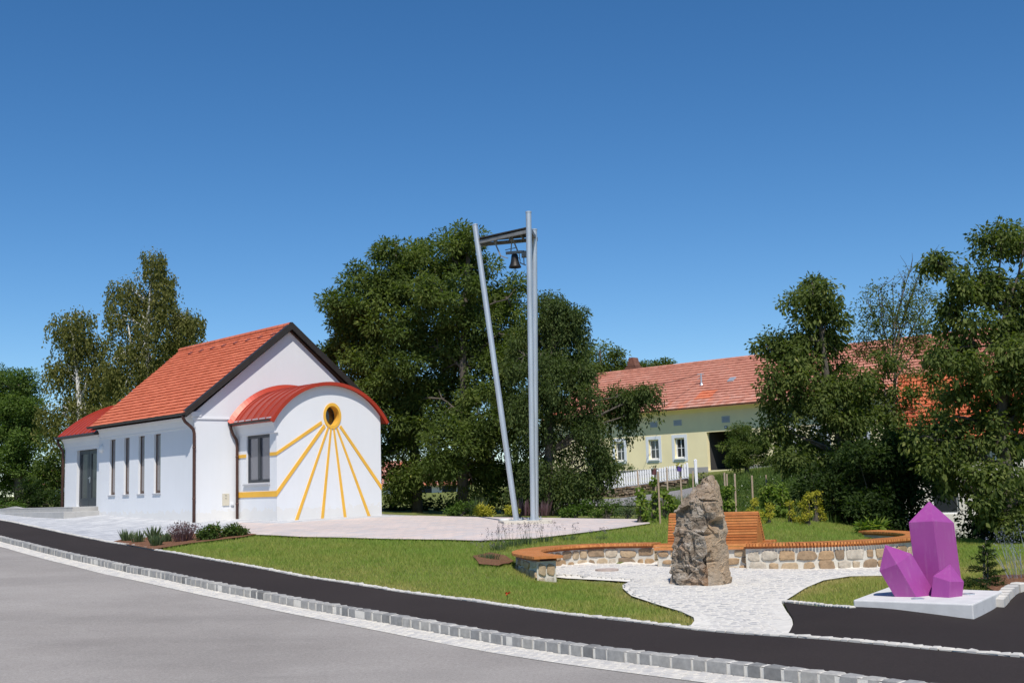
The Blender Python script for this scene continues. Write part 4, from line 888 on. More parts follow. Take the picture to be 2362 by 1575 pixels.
for a, b in wins:
    mb = MB(); t = .17
    for q_ in ((a-t, a, WZ[0]-t, WZ[1]+t), (b, b+t, WZ[0]-t, WZ[1]+t), (a, b, WZ[1], WZ[1]+t), (a, b, WZ[0]-t, WZ[0])): mb.box(*[v*S for v in (q_[0], q_[1], -.012, .0, q_[2], q_[3])])
    wd = mb.build('window', surround, ho)
    mb = MB(); f = .07
    for q_ in ((a, a+f, *WZ), (b-f, b, *WZ), (a+f, b-f, WZ[0], WZ[0]+f), (a+f, b-f, WZ[1]-f, WZ[1])): mb.box(*[v*S for v in (q_[0], q_[1], .13, .19, q_[2], q_[3])])
    m_ = (a+b)/2; mb.box(*[v*S for v in (m_-.02, m_+.02, .145, .175, WZ[0]+f, WZ[1]-f)]); mz = (WZ[0]+WZ[1])/2; mb.box(*[v*S for v in (a+f, b-f, .150, .170, mz-.015, mz+.015)]); mb.build('frame', frame_white, wd)
    mb = MB(); mb.box(*[v*S for v in (a+f, b-f, .158, .164, WZ[0]+f, WZ[1]-f)]); mb.build('pane', pane_dark, wd)
    mb = MB(); mb.box(*[v*S for v in (a-.03, b+.03, -.08, .12, WZ[0]-.07, WZ[0]-.005)]); mb.build('sill', frame_white, wd)
for a, b, z0, z1 in vents:
    mb = MB(); t = .05
    for q_ in ((a, a+t, z0, z1), (b-t, b, z0, z1), (a+t, b-t, z0, z0+t), (a+t, b-t, z1-t, z1)): mb.box(*[v*S for v in (q_[0], q_[1], -.03, .0, q_[2], q_[3])])
    v_ = mb.build('vent', simple('grey_vent', (.45, .47, .50), .6, .05, 3) if 'grey_vent' not in bpy.data.materials else bpy.data.materials['grey_vent'], ho)
    mb = MB()
    for k in range(4):
        z = z0+t+(z1-z0-2*t)*(k+.5)/4; mb.prism([sc(p) for p in ((a+t, -.025, z-.02), (a+t, -.005, z+.025), (a+t, -.0, z+.02), (a+t, -.02, z-.025))], (S*(b-a-2*t), 0, 0))
    mb.build('louvres', bpy.data.materials['grey_vent'], v_)
    mb = MB(); mb.box(*[v*S for v in (a+t, b-t, -.004, -.001, z0+t, z1-t)]); mb.build('vent_back', pane_dark, v_)
mb = MB(); mb.box(*[v*S for v in (2.02, 2.18, -.03, 0, 2.14, 2.27)]); np_ = mb.build('house_number', simple('dark_plate', (.05, .05, .07), .4), ho); mb = MB(); mb.box(*[v*S for v in (2.05, 2.15, -.036, -.03, 2.17, 2.24)]); mb.build('number_field', frame_white, np_)
# roof
e0 = Vector(sc((x0-.25, -.52, 3.27))); rg_ = Vector(sc((x0-.25, 4., 6.06))); Vv = rg_-e0
def patch(u, v):
    base = .36+.3*mnoise.noise(Vector((u*.5, v*.5, 3)))+random.uniform(-.13, .13)
    if v < .8 and random.random() < .5: base += .4
    if 12.0 < u < 13.2 and 1.0 < v < 2.0: base = 1
    return min(1, max(0, base))
hr = tile_roof('roof', e0, (1, 0, 0), Vv, S*(x1-x0+.4), Vv.length, .36, .3, tile_old, ho, lift=.062, wave=.004, jit=.005, patch=patch)
mb = MB(); mb.add([tuple(e0+Vector((0,0,-.06))), tuple(e0+Vector((S*(x1-x0+.4),0,-.06))), tuple(rg_+Vector((S*(x1-x0+.4),0,-.06))), tuple(rg_+Vector((0,0,-.06)))], [(0,1,2,3)])
mb.add([tuple(rg_+Vector((0,0,-.03))), tuple(rg_+Vector((S*(x1-x0+.4),0,-.03))), sc((x1+.2, 8.5, 3.27)), sc((x0-.25, 8.5, 3.27))], [(0,1,2,3)])
mb.build('roof_deck', tile_old, hr, fix=False)
mb = MB(); k = 0; x = rg_.x
while x < rg_.x+S*(x1-x0+.4): mb.lathe([(.14, 0), (.13, .36), (.115, .38)], 8, Matrix.Translation((x, rg_.y, rg_.z)) @ Matrix.Rotation(math.pi/2, 4, 'Y'), random.random()*.6); x += .36
mb.build('ridge', tile_old, hr)
brick = simple('dark_brick', (.17, .075, .05), .9, .25, 6, 30, .4)
cxp = HF.hit(1462, 850, 1, 4.3*S); mb = MB(); mb.box(cxp.x-.42, cxp.x+.42, 4.3*S-.3, 4.3*S+.3, 5.4*S, 5.4*S+1.15); mb.box(cxp.x-.5, cxp.x+.5, 4.3*S-.38, 4.3*S+.38, 5.4*S+.95, 5.4*S+1.08); mb.prism([(cxp.x-.38, 4.3*S-.3, 5.4*S+1.08), (cxp.x+.38, 4.3*S-.3, 5.4*S+1.08), (cxp.x+.16, 4.3*S-.3, 5.4*S+1.75), (cxp.x-.16, 4.3*S-.3, 5.4*S+1.75)], (0, .6, 0)); mb.build('chimney', brick, hr)
mp_ = HF.hit(1619, 904, 1, 1.6*S); mt_ = HF.hit(1617, 861, 1, 1.6*S); zr_ = 3.27*S+(1.6*S+.52*S)*(Vv.z/Vv.y)
mb = MB(); mb.tube([(mp_.x, 1.6*S, zr_-.1), (mp_.x, 1.6*S, mt_.z)], .055, 10); mb.lathe([(.14,0),(.08,.12),(.06,.2)], 12, Matrix.Translation((mp_.x, 1.6*S, zr_-.02))); mb.bar((mp_.x-.28, 1.6*S, mt_.z-.03), (mp_.x+.22, 1.6*S, mt_.z-.06), .04, .04); mb.bar((mp_.x-.28, 1.6*S, mt_.z-.35), (mp_.x-.05, 1.6*S, mt_.z-.25), .03, .03); mb.build('roof_mast', steel, hr)
sk = HF.hit(1689, 897, 1, 1.75*S); zr2 = 3.27*S+(1.75*S+.52*S)*(Vv.z/Vv.y); mb = MB(); T = Matrix.Translation((sk.x, 1.75*S, zr2+.08)) @ Matrix.Rotation(math.atan2(Vv.z, Vv.y), 4, 'X'); mb.box(-.22, .22, -.25, .25, -.05, .05, T=T); mb.build('skylight', steel, hr, bevel=.02)
wq = HF.m @ Vector((mp_.x-.2, 1.6*S, mt_.z-.05)); we = P(1270, 905, 66); mb = MB(); mb.tube([wq.lerp(we, t)+Vector((0,0,-1.1*4*t*(1-t)*.35)) for t in np.linspace(0, 1, 20)], .016, 5)
tag(mb.build('overhead_cable', dark_brown), 'thin dark overhead cable running left from the farmhouse roof mast', 'cable')

# picket fence on the dry stone wall
fa, fb = P(1587, 1102, 60), P(1310, 1140, 66.6); L = np.array([(lin(fa.x, fb.x, t), lin(fa.y, fb.y, t)) for t in np.linspace(0, 1, 60)]); zf = lambda t: lin(fa.z, fb.z, t)
fe = thing('picket_fence', 'white wooden picket fence standing on the dry stone wall before the farmhouse', 'fence', fa); white_wood = simple('white_paint_wood', (.80, .80, .82), .6, .04, 4)
dirv = (fb-fa); ln = dirv.length; dirv.normalize(); yawF = math.atan2(dirv.y, dirv.x)
mb = MB(); k = 0; n = int(ln/.17)
for k in range(n):
    p = dirv*(k*.17); mb.prism([p+Vector((-.045, 0, .06)), p+Vector((.045, 0, .06)), p+Vector((.045, 0, .70)), p+Vector((0, 0, .75)), p+Vector((-.045, 0, .70))], (.0, .025, 0))
mb.build('pickets', white_wood, fe)
mb = MB()
for z in (.16, .55): mb.bar(Vector((0, .05, z)), dirv*ln+Vector((0, .05, z)), .04, .07)
mb.bar(Vector((0, .02, .02)), dirv*ln+Vector((0, .02, .02)), .06, .06); mb.build('rail', white_wood, fe)
for k in range(0, n, 14): mb = MB(); p = dirv*(k*.17); mb.box(p.x-.05, p.x+.05, p.y+.06, p.y+.14, p.z-.05, p.z+.78); mb.build('post', white_wood, fe)
dry = attr_ramp('dry_stone', [(0, (.14, .095, .06)), (.5, (.27, .19, .125)), (1, (.40, .31, .23))], .95, 6, .4, 15, .6, .02); dark_joint = simple('dark_wall_joint', (.06, .048, .036), 1, .3, 5)
dw = thing('dry_stone_wall', 'low brown dry stone retaining wall under the white picket fence', 'wall', fa); o0 = Vector(fa)
mb = MB(); mb.grid([[Vector((p[0], p[1], zf(t)-.01))-o0+Vector((0, -.12, 0)), Vector((p[0], p[1], zf(t)-1.3))-o0+Vector((0, -.16, 0))] for p, t in zip(L, np.linspace(0, 1, 60))]); mb.grid([[Vector((p[0], p[1], zf(t)-.01))-o0+Vector((0, -.12, 0)), Vector((p[0], p[1], zf(t)-.01))-o0+Vector((0, 1.5, 0))] for p, t in zip(L, np.linspace(0, 1, 60))]); mb.build('core', dark_joint, dw, fix=False)
mb = MB(); s = 0
for r in range(9):
    s = random.random()*.3
    while s < ln-.3:
        wv = random.uniform(.2, .5); t = (s+wv/2)/ln; hh = .135; p = dirv*(s+wv/2); zc = -.09-r*.14+random.uniform(-.02, .02)
        T = Matrix.Translation(p+Vector((0, -.15, zc))) @ Matrix.Rotation(yawF, 4, 'Z') @ Matrix.Rotation(random.uniform(-.12, .12), 4, 'Y'); v = [Vector((sx*(wv/2-.02)*random.uniform(.85, 1), sy*.09*random.uniform(.6, 1.2), sz*hh*.5*random.uniform(.7, 1))) for sx in (-1, 1) for sy in (-1, 1) for sz in (-1, 1)]
        mb.add([T @ q_ for q_ in v], [(0,1,3,2),(4,6,7,5),(0,4,5,1),(2,3,7,6),(0,2,6,4),(1,5,7,3)], random.random()); s += wv
mb.build('stones', dry, dw, bevel=.015)
gp = P(1606, 1104, 60); mb = MB(); mb.box(-.07, .07, -.07, .07, -.6, .95); mb.lathe([(.1, .95), (.02, 1.0), (0, 1.01)], 4); tag(mb.build('gate_post', white_wood, loc=gp), 'single white wooden gate post beside the flower planter at the farmhouse', 'post')
# neighbour house behind the walnut trees
NF = Frame(P(2150, 1258, 39), -.42); nh = thing('neighbour_house', 'white house with bright orange tiled roof half hidden behind the walnut trees', 'house', NF.o, -.42); nh.scale = (.85, .85, .85)
mb = MB(); panel(mb, lambda u, z, d: (u, d, z), -.9, 9, -1, 4.3, [(.1, 1.1, 1.2, 2.5), (3.5, 4.5, 1.2, 2.5)], .2)
for xx in (-.9, 9): mb.add([(xx,0,-1),(xx,8,-1),(xx,8,4.3),(xx,4,6.9),(xx,0,4.3)], [(0,1,2,3,4)])
mb.build('wall', simple('offwhite_plaster', (.72, .69, .62), .9, .06, 1), nh, fix=False)
for a in (.1, 3.5): mb = MB(); mb.box(a, a+1, .12, .17, 1.2, 2.5); wdn = mb.build('window', frame_white, nh); mb = MB(); mb.box(a+.08, a+.92, .10, .12, 1.28, 2.42); mb.build('pane', pane_dark, wdn)
e0n = Vector((-1.2, -.5, 4.1)); vn = Vector((0, 4.5, 2.9)); tile_roof('roof', e0n, (1,0,0), vn, 10.6, vn.length, .33, .26, tile_orange, nh, lift=.045, wave=.02)
mb = MB(); mb.add([(-1.2, 8.5, 4.05), (9.4, 8.5, 4.05), (9.4, 4, 6.97), (-1.2, 4, 6.97)], [(0,1,2,3)]); mb.add([(-1.2, -.5, 4.04), (9.4, -.5, 4.04), (9.4, 4, 6.94), (-1.2, 4, 6.94)], [(0,1,2,3)]); mb.build('roof_deck', tile_orange, nh, fix=False)
def far_house(name, px0, px1, pyb, pyt, pyr, D, wallc, label, rz=0):
    a, b = P(px0, pyb, D), P(px1, pyb, D); t = P(px0, pyt, D).z; r = P(px0, pyr, D).z; wv = b.x-a.x; hh = t-a.z; rr = r-t
    o = thing(name, label, 'house', (a.x, a.y, a.z)); mb = MB(); panel(mb, lambda u, z, d: (u, d, z), 0, wv, -1.5, hh, [(wv*k-.5, wv*k+.5, hh*.3, hh*.75) for k in (.2, .5, .8)], .2)
    for xx in (0, wv): mb.add([(xx,0,-1.5),(xx,7,-1.5),(xx,7,hh),(xx,3.5,hh+rr),(xx,0,hh)], [(0,1,2,3,4)])
    mb.build('wall', wallc, o, fix=False)
    for k in (.2, .5, .8): mb = MB(); mb.box(wv*k-.5, wv*k+.5, .12, .16, hh*.3, hh*.75); mb.build('window', pane_dark, o)
    v = Vector((0, 3.9, rr+.35)); tile_roof('roof', (-.4, -.4, hh-.3), (1,0,0), v, wv+.8, v.length, .4, .4, tile_old, o, lift=.05, wave=.01)
    mb = MB(); mb.add([(-.4, 7.4, hh-.3), (wv+.4, 7.4, hh-.3), (wv+.4, 3.5, hh+rr), (-.4, 3.5, hh+rr)], [(0,1,2,3)]); mb.build('roof_deck', tile_old, o)
white_far = simple('far_white_plaster', (.74, .73, .71), .9, .04, 1)
far_house('village_house', 885, 1075, 1160, 1112, 1062, 82, white_far, 'white house with red roof glimpsed under the dark ash trees behind the plaza')
far_house('village_house', 55, 120, 1164, 1112, 1085, 92, white_far, 'pale house glimpsed through the dark trees left of the chapel')

# ------------------------------------------------------------------ foliage
def quads(name, V, rnd, mat, parent=None, verts=4):
    n = len(V); me = bpy.data.meshes.new(name); me.vertices.add(n*verts); me.vertices.foreach_set('co', V.reshape(-1).astype(np.float32)); me.loops.add(n*verts); me.loops.foreach_set('vertex_index', np.arange(n*verts, dtype=np.int32))
    me.polygons.add(n); me.polygons.foreach_set('loop_start', np.arange(0, n*verts, verts, dtype=np.int32)); me.polygons.foreach_set('loop_total', np.full(n, verts, np.int32))
    a = me.attributes.new('rnd', 'FLOAT', 'FACE'); a.data.foreach_set('value', np.asarray(rnd, np.float32)); me.materials.append(mat); me.update(calc_edges=True); return link(name, me, parent)
def unit(n): v = RNG.normal(size=(n, 3)); return v/np.linalg.norm(v, axis=1, keepdims=True)
def leaves(C, R, k, ll, lw, droop=.3, flat=.75, shell=.55, up=.6, crnd=None):
    """k leaves round each clump centre C (n,3) with radius R (n,)"""
    n = len(C); idx = np.repeat(np.arange(n), k); N_ = len(idx); d = unit(N_); r = RNG.random(N_)**shell
    off = d*r[:, None]*R[idx][:, None]; off[:, 2] *= flat; p = C[idx]+off
    ax = d*.9+unit(N_)*.7; ax[:, 2] -= droop; ax /= np.linalg.norm(ax, axis=1, keepdims=True)
    nr = unit(N_)*.8+d*.3; nr[:, 2] += up; s = np.cross(ax, nr); s /= np.linalg.norm(s, axis=1, keepdims=True)+1e-9
    l = ll*RNG.uniform(.7, 1.25, N_)[:, None]; w_ = lw*RNG.uniform(.7, 1.2, N_)[:, None]; nn = np.cross(s, ax)
    V = np.stack([p, p+ax*l*.45+s*w_*.5+nn*l*.06, p+ax*l-nn*l*.08, p+ax*l*.45-s*w_*.5+nn*l*.06], 1)
    cr = RNG.random(n) if crnd is None else crnd
    return V, np.clip(RNG.normal(.44, .13, N_)+(cr[idx]-.5)*.35, 0, 1)
def strands(C, R, k, length, per, ll, lw):
    n = len(C); idx = np.repeat(np.arange(n), k); m = len(idx); top = C[idx]+unit(m)*R[idx][:, None]*np.array([1, 1, .4]); Lh = length*RNG.uniform(.35, 1.2, m); sway = RNG.normal(0, .12, (m, 2)); V = []; rn = []
    j = np.repeat(np.arange(m), per); u = RNG.random(len(j)); p = top[j].copy(); p[:, :2] += sway[j]*u[:, None]*Lh[j][:, None]; p[:, 2] -= u*Lh[j]; p += RNG.normal(0, .05, p.shape)
    ax = unit(len(j))*.6; ax[:, 2] -= .9; ax /= np.linalg.norm(ax, axis=1, keepdims=True); s = np.cross(ax, unit(len(j))); s /= np.linalg.norm(s, axis=1, keepdims=True)
    l = ll*RNG.uniform(.7, 1.2, len(j))[:, None]; w_ = lw*RNG.uniform(.7, 1.2, len(j))[:, None]
    return np.stack([p, p+ax*l*.5+s*w_*.5, p+ax*l, p+ax*l*.5-s*w_*.5], 1), np.clip(RNG.normal(.45, .2, len(j)), 0, 1)
G_ash = leafmat('ash_leaves', [(0, (.045, .07, .018)), (.45, (.105, .145, .035)), (.8, (.175, .21, .05)), (1, (.38, .37, .10))])
G_cherry = leafmat('cherry_leaves', [(0, (.042, .065, .022)), (.5, (.085, .12, .036)), (.9, (.15, .175, .055)), (1, (.26, .25, .09))])
G_walnut = leafmat('walnut_leaves', [(0, (.045, .068, .018)), (.5, (.115, .15, .038)), (.85, (.20, .225, .062)), (1, (.36, .34, .12))])
G_birch = leafmat('birch_leaves', [(0, (.075, .085, .022)), (.5, (.15, .155, .042)), (1, (.28, .25, .08))])
G_round = leafmat('round_tree_leaves', [(0, (.05, .085, .02)), (.5, (.105, .165, .04)), (1, (.22, .28, .07))])
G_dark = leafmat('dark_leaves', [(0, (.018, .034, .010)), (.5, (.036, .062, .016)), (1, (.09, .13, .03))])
G_mid = leafmat('fresh_leaves', [(0, (.045, .085, .016)), (.5, (.09, .15, .028)), (1, (.18, .24, .05))])
G_vine = leafmat('vine_leaves', [(0, (.08, .14, .022)), (.5, (.16, .23, .04)), (1, (.34, .36, .08))])
G_gold = leafmat('golden_leaves', [(0, (.24, .24, .03)), (.5, (.42, .38, .05)), (1, (.60, .52, .10))])
G_blue = leafmat('bluish_leaves', [(0, (.06, .095, .05)), (.5, (.12, .165, .085)), (1, (.22, .26, .14))])
G_red = leafmat('purple_leaves', [(0, (.10, .05, .06)), (.5, (.19, .11, .13)), (1, (.30, .21, .23))])
G_lav = leafmat('lavender_spikes', [(0, (.14, .11, .15)), (.5, (.24, .2, .27)), (1, (.34, .30, .42))])
G_sage = leafmat('russian_sage', [(0, (.18, .20, .26)), (.5, (.28, .29, .44)), (1, (.42, .44, .60))])
G_grass = leafmat('grass_blades', [(0, (.54, .43, .18)), (.25, (.40, .38, .11)), (.5, (.29, .35, .075)), (.8, (.22, .33, .055)), (1, (.36, .47, .13))], .4, .6, .2)
G_rose = leafmat('rose_leaves', [(0, (.05, .09, .02)), (.6, (.10, .155, .04)), (.85, (.20, .16, .05)), (1, (.36, .16, .06))])
def clumps(lobes, D, cr, dd=1., fill=1., inner=.35):
    C = []; R = []
    for i, lb in enumerate(lobes):
        px, py, rx, ry = lb[:4]; dz = lb[4] if len(lb) > 4 else RNG.uniform(-.6, .6)*dd
        c = np.array(P(px, py, D+dz)); a, b = rx/F*D, ry/F*D; dp = (a+b)/2*.9
        n = max(5, int(fill*4.0*(a*b+a*dp+b*dp)/3/(cr*cr)))
        d = unit(n); r = (inner+(1-inner)*RNG.random(n)**.6)[:, None]; q = c+d*r*np.array([a, dp, b]); C.append(q); R.append(cr*RNG.uniform(.65, 1.2, n))
    return np.concatenate(C), np.concatenate(R)
def wood_of(trunk, lobesC, C, r0, mat, parent, rb=.035, twigs=1.):
    mb = MB(); tr = [Vector(p) for p in trunk]; k = len(tr); mb.tube(tr, [r0*(1-.75*i/(k-1)) for i in range(k)], 9)
    nodes_ = []
    for c in lobesC:
        c = Vector(c); best = min(range(k), key=lambda i: abs(tr[i].z-(c.z-.45*math.hypot(c.x-tr[i].x, c.y-tr[i].y)))); a = tr[best]; m_ = a.lerp(c, .5)+Vector((RNG.normal(0, .1), RNG.normal(0, .1), .12*(c-a).length*.4)); r = r0*(.42-.22*best/(k-1))
        path = [a, a.lerp(m_, .5), m_, m_.lerp(c, .5)+Vector((0,0,.03)), c]; mb.tube(path, [r, r*.8, r*.6, r*.45, r*.3], 6); nodes_ += [(p, r*.4) for p in path[1:]]
    for c in C:
        if random.random() > twigs: continue
        c = Vector(c); p, r = min(nodes_, key=lambda q: (q[0]-c).length_squared+(4 if q[0].z > c.z+.6 else 0)); mb.tube([p, p.lerp(c, .5)+Vector((0,0,.08)), c], [min(rb, max(.012, r)), rb*.6, rb*.3], 4, cap=False)
    return mb.build('trunk', mat, parent, smooth=True, fix=False)
def tree(name, label, lobes, D, base, cr, k, ll, lw, mat, r0=.2, dd=1., fill=1., droop=.3, group=None, bk=None, lean=None, twigs=.8, strand=None, top=None, extra=None):
    x0 = P(base[0], base[1], D).x; z0 = h1(x0, D)-.15; o = thing(name, label, 'tree', (x0, D, z0), 0, group); off = np.array([x0, D, z0])
    C, R = clumps(lobes, D, cr, dd, fill); lc = np.array([P(l[0], l[1], D+(l[4] if len(l) > 4 else 0)) for l in lobes])
    tp = np.array(P(*(top or (lean or base[0], min(l[1]-l[3]*.3 for l in lobes))), D)); tk = [np.array([x0, D, z0])*(1-t)+tp*t+np.array([RNG.normal(0, .07), RNG.normal(0, .07), 0])*(t > 0) for t in np.linspace(0, 1, 7)]
    wood_of([p-off for p in tk], lc-off, C-off, r0, bk or bark, o, twigs=twigs)
    V, rn = leaves(C-off, R, int(k*3.1), ll*.66, lw*.66, droop)
    if strand:
        V2, r2 = strands(C-off, R, *strand); V = np.concatenate([V, V2]); rn = np.concatenate([rn, r2])
    quads('crown', V, rn, mat, o); return o

tree('ash_tree', 'broad dark green ash tree right behind the chapel gable', [(905,598,64,54),(960,600,40,45),(855,655,50,50),(778,725,36,40),(810,690,36,45),(880,700,85,70),(800,775,52,50),(840,790,80,70),(930,740,80,80),(785,835,38,45),(850,870,80,60),(930,850,80,70),(890,940,80,70),(960,950,70,80),(910,1040,60,70),(990,640,50,60),(940,1100,60,40)], 43.5, (962, 1182), .60, 125, .25, .10, G_ash, .22, 1.9, 1.1, top=(910, 560))
tree('ash_tree', 'tallest dark ash tree behind the leaning leg of the bell tower', [(1075,552,42,48),(1045,600,55,50),(1110,600,40,50),(1030,670,70,60),(1110,680,70,60),(1170,690,50,60),(1060,760,90,70),(1150,770,70,70),(1010,800,70,60),(1080,860,90,70),(1180,850,70,70),(1020,920,80,70),(1110,960,90,80),(1190,950,60,80),(1040,1020,80,60),(1130,1060,70,60),(1010,1090,60,50),(1090,1110,60,45)], 42, (1068, 1184), .60, 125, .24, .095, G_ash, .22, 1.9, 1.1, top=(1075, 520))
tree('cherry_tree', 'spreading cherry tree with drooping branches right of the bell tower', [(1285,735,45,50),(1260,700,30,40),(1320,765,28,35),(1280,840,50,60),(1318,870,38,45),(1210,820,50,60),(1297,715,38,35),(1265,720,40,45),(1320,740,25,25),(1250,790,60,55),(1310,800,55,50),(1318,830,32,40),(1245,870,60,60),(1310,890,65,60),(1225,950,60,60),(1300,970,70,60),(1350,960,45,45),(1405,945,32,24),(1460,918,38,20),(1490,912,24,14),(1425,915,24,22),(1372,1010,36,40),(1440,960,16,10),(1250,1050,70,55),(1330,1060,60,55),(1380,1060,42,40),(1402,1085,16,22),(1290,1120,60,40),(1350,1120,46,35),(1230,1130,50,35)], 39.5, (1262, 1188), .5, 80, .17, .075, G_cherry, .2, 1.4, 1.1, .6, strand=(4, 1.0, 24, .13, .055), top=(1275, 740))
tree('lime_tree', 'round green tree rising behind the left end of the farmhouse roof', [(1385,820,45,35),(1415,835,35,32),(1350,840,40,40),(1435,850,18,20),(1380,870,60,40)], 84, (1385, 1100), .9, 70, .34, .16, G_ash, .3, 1.5, 1.0)
tree('distant_treetop', 'small treetop showing above the farmhouse ridge beside the chimney', [(1500,848,26,12),(1530,842,16,8),(1480,852,14,10)], 92, (1505, 1100), .7, 60, .3, .15, G_ash, .2, .5, 1.0)
tree('walnut_tree', 'walnut tree with big drooping leaves in front of the cream farmhouse', [(1875,682,45,38),(1905,690,30,34),(1845,720,45,45),(1905,745,55,50),(1825,770,40,40),(1772,806,22,12),(1800,790,25,20),(1870,800,60,50),(1930,810,45,50),(1815,840,50,45),(1790,880,45,40),(1860,880,70,55),(1930,880,60,60),(1800,935,55,45),(1870,950,70,55),(1945,955,60,60),(1790,985,40,32),(1850,1010,55,40),(1920,1030,55,40),(1980,1000,50,60),(1830,1060,36,26),(1990,1075,45,45),(1960,890,50,60),(1900,1075,50,40),(1950,1100,50,40)], 36, (1962, 1195), .48, 62, .21, .10, G_walnut, .2, 1.4, 1.05, .7, top=(1880, 700), strand=(1, .5, 10, .2, .09))
tree('bare_tree', 'thin half bare tree with fine twigs between the two walnut trees', [(2020,700,40,50),(2075,690,45,50),(2050,760,60,60),(2110,740,45,60),(2010,800,50,50),(2080,830,60,60),(2120,650,30,35),(2150,690,25,40),(2000,750,40,50),(2130,790,40,50)], 37.5, (2060, 1230), .35, 13, .15, .07, G_walnut, .10, 1.0, 1.3, .3, twigs=.0, top=(2060, 760))
tree('walnut_tree', 'largest walnut tree at the right edge towering over the lawn', [(2310,580,75,55),(2365,560,40,50),(2262,640,50,50),(2330,660,70,60),(2215,660,40,45),(2170,610,22,14),(2260,720,60,60),(2330,760,70,70),(2190,730,40,45),(2220,800,60,55),(2300,840,70,60),(2365,840,50,70),(2180,830,40,40),(2230,900,60,50),(2310,930,70,60),(2200,960,55,45),(2280,1020,70,60),(2350,1010,50,70),(2200,1050,55,45),(2150,1010,45,45),(2290,1110,55,50),(2345,1120,45,60),(2225,1120,45,35),(2330,1200,60,60),(2290,1190,40,50),(2400,1150,60,90),(2420,900,60,100),(2420,700,60,100)], 29, (2315, 1262), .45, 62, .20, .10, G_walnut, .24, 1.5, 1.1, .7, top=(2310, 720), strand=(1, .5, 10, .2, .09))
def fine_twigs(o, D, roots, up, n, mat):
    off = Vector(o.location); mb = MB()
    for (ax_, ay_), (bx_, by_) in roots:
        a = P(ax_, ay_, D+RNG.uniform(-.5, .5))-off; b = P(bx_, by_, D+RNG.uniform(-.8, .8))-off; m_ = a.lerp(b, .5)+Vector((RNG.normal(0, .08), 0, .1)); mb.tube([a, m_, b], [.03, .02, .008], 5, cap=False)
        for k in range(n):
            t = RNG.uniform(.25, .95); p = a.lerp(b, t); q_ = p+Vector((RNG.normal(0, .3), RNG.normal(0, .3), RNG.uniform(.25, .8)*up)); mb.tube([p, p.lerp(q_, .5)+Vector((RNG.normal(0, .04), 0, 0)), q_], [.012, .008, .004], 4, cap=False)
    return mb.build('twigs', mat, o, fix=False)
bare = [o for o in COL.objects if o.name == 'bare_tree'][0]
fine_twigs(bare, 37.5, [((2058,860),(2000,690)),((2058,840),(2025,660)),((2060,820),(2060,650)),((2060,810),(2090,650)),((2062,840),(2118,640)),((2060,860),(2140,690)),((2060,880),(2150,760)),((2058,880),(1985,780)),((2060,760),(2105,600)),((2062,800),(2130,610))], 1., 12, bark)
tree('walnut_sapling', 'bushy lower walnut growth under the thin half bare tree hiding the orange roof', [(2010,880,45,45),(2055,860,40,40),(2040,940,60,50),(2100,930,35,45),(2060,1000,60,50),(2120,1010,45,45),(2000,960,45,50),(2090,1060,50,45),(2030,1060,50,45),(2155,960,30,40),(2150,880,20,40)], 36.5, (2040, 1230), .42, 38, .2, .1, G_walnut, .1, 1.0, .85, .6, top=(2045, 880))
def shrub(name, label, lobes, D, cr, k, ll, lw, mat, cat='shrub', group=None, dd=.3, fill=1., droop=.1, stem=True, zoff=0, **kw):
    px = lobes[0][0]; yb = max(l[1]+l[3] for l in lobes); x0 = P(px, yb, D).x; z0 = h1(x0, D); off = np.array([x0, D, z0])
    o = thing(name, label, cat, (x0, D, z0), 0, group); C, R = clumps(lobes, D, cr, dd, fill, .2); V, rn = leaves(C-off, R, k, ll, lw, droop, **kw)
    quads('foliage', V, rn, mat, o)
    if stem:
        mb = MB()
        for c in C[::max(1, len(C)//14)]: mb.tube([(RNG.normal(0, .04), RNG.normal(0, .04), -.05), Vector(c-off)*.55+Vector((0, 0, .02)), Vector(c-off)], [.018, .012, .006], 5, cap=False)
        mb.build('stem', bark, o, fix=False)
    return o
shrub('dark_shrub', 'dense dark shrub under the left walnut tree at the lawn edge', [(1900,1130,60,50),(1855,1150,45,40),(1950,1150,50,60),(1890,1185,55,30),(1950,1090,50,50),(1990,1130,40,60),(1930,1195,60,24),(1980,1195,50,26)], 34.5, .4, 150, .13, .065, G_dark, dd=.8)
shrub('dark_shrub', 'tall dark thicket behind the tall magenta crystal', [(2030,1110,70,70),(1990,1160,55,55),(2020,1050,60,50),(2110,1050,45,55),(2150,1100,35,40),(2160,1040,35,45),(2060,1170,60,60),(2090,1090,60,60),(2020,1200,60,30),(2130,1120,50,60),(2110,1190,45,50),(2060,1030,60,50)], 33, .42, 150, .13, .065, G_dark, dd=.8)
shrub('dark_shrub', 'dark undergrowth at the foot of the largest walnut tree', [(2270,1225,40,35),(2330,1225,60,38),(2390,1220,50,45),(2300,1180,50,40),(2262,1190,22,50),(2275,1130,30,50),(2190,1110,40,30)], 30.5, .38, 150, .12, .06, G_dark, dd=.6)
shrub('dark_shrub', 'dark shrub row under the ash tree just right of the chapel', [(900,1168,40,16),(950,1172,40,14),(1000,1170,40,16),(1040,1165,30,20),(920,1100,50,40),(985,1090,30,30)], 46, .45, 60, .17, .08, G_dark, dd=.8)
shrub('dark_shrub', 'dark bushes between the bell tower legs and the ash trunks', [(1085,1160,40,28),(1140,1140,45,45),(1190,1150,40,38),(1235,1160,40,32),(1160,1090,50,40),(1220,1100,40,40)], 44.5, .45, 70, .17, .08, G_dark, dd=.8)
shrub('dark_shrub', 'dark bush under the drooping cherry branches', [(1290,1150,40,35),(1335,1160,35,25),(1265,1165,30,25)], 42, .4, 70, .15, .07, G_dark, dd=.8)
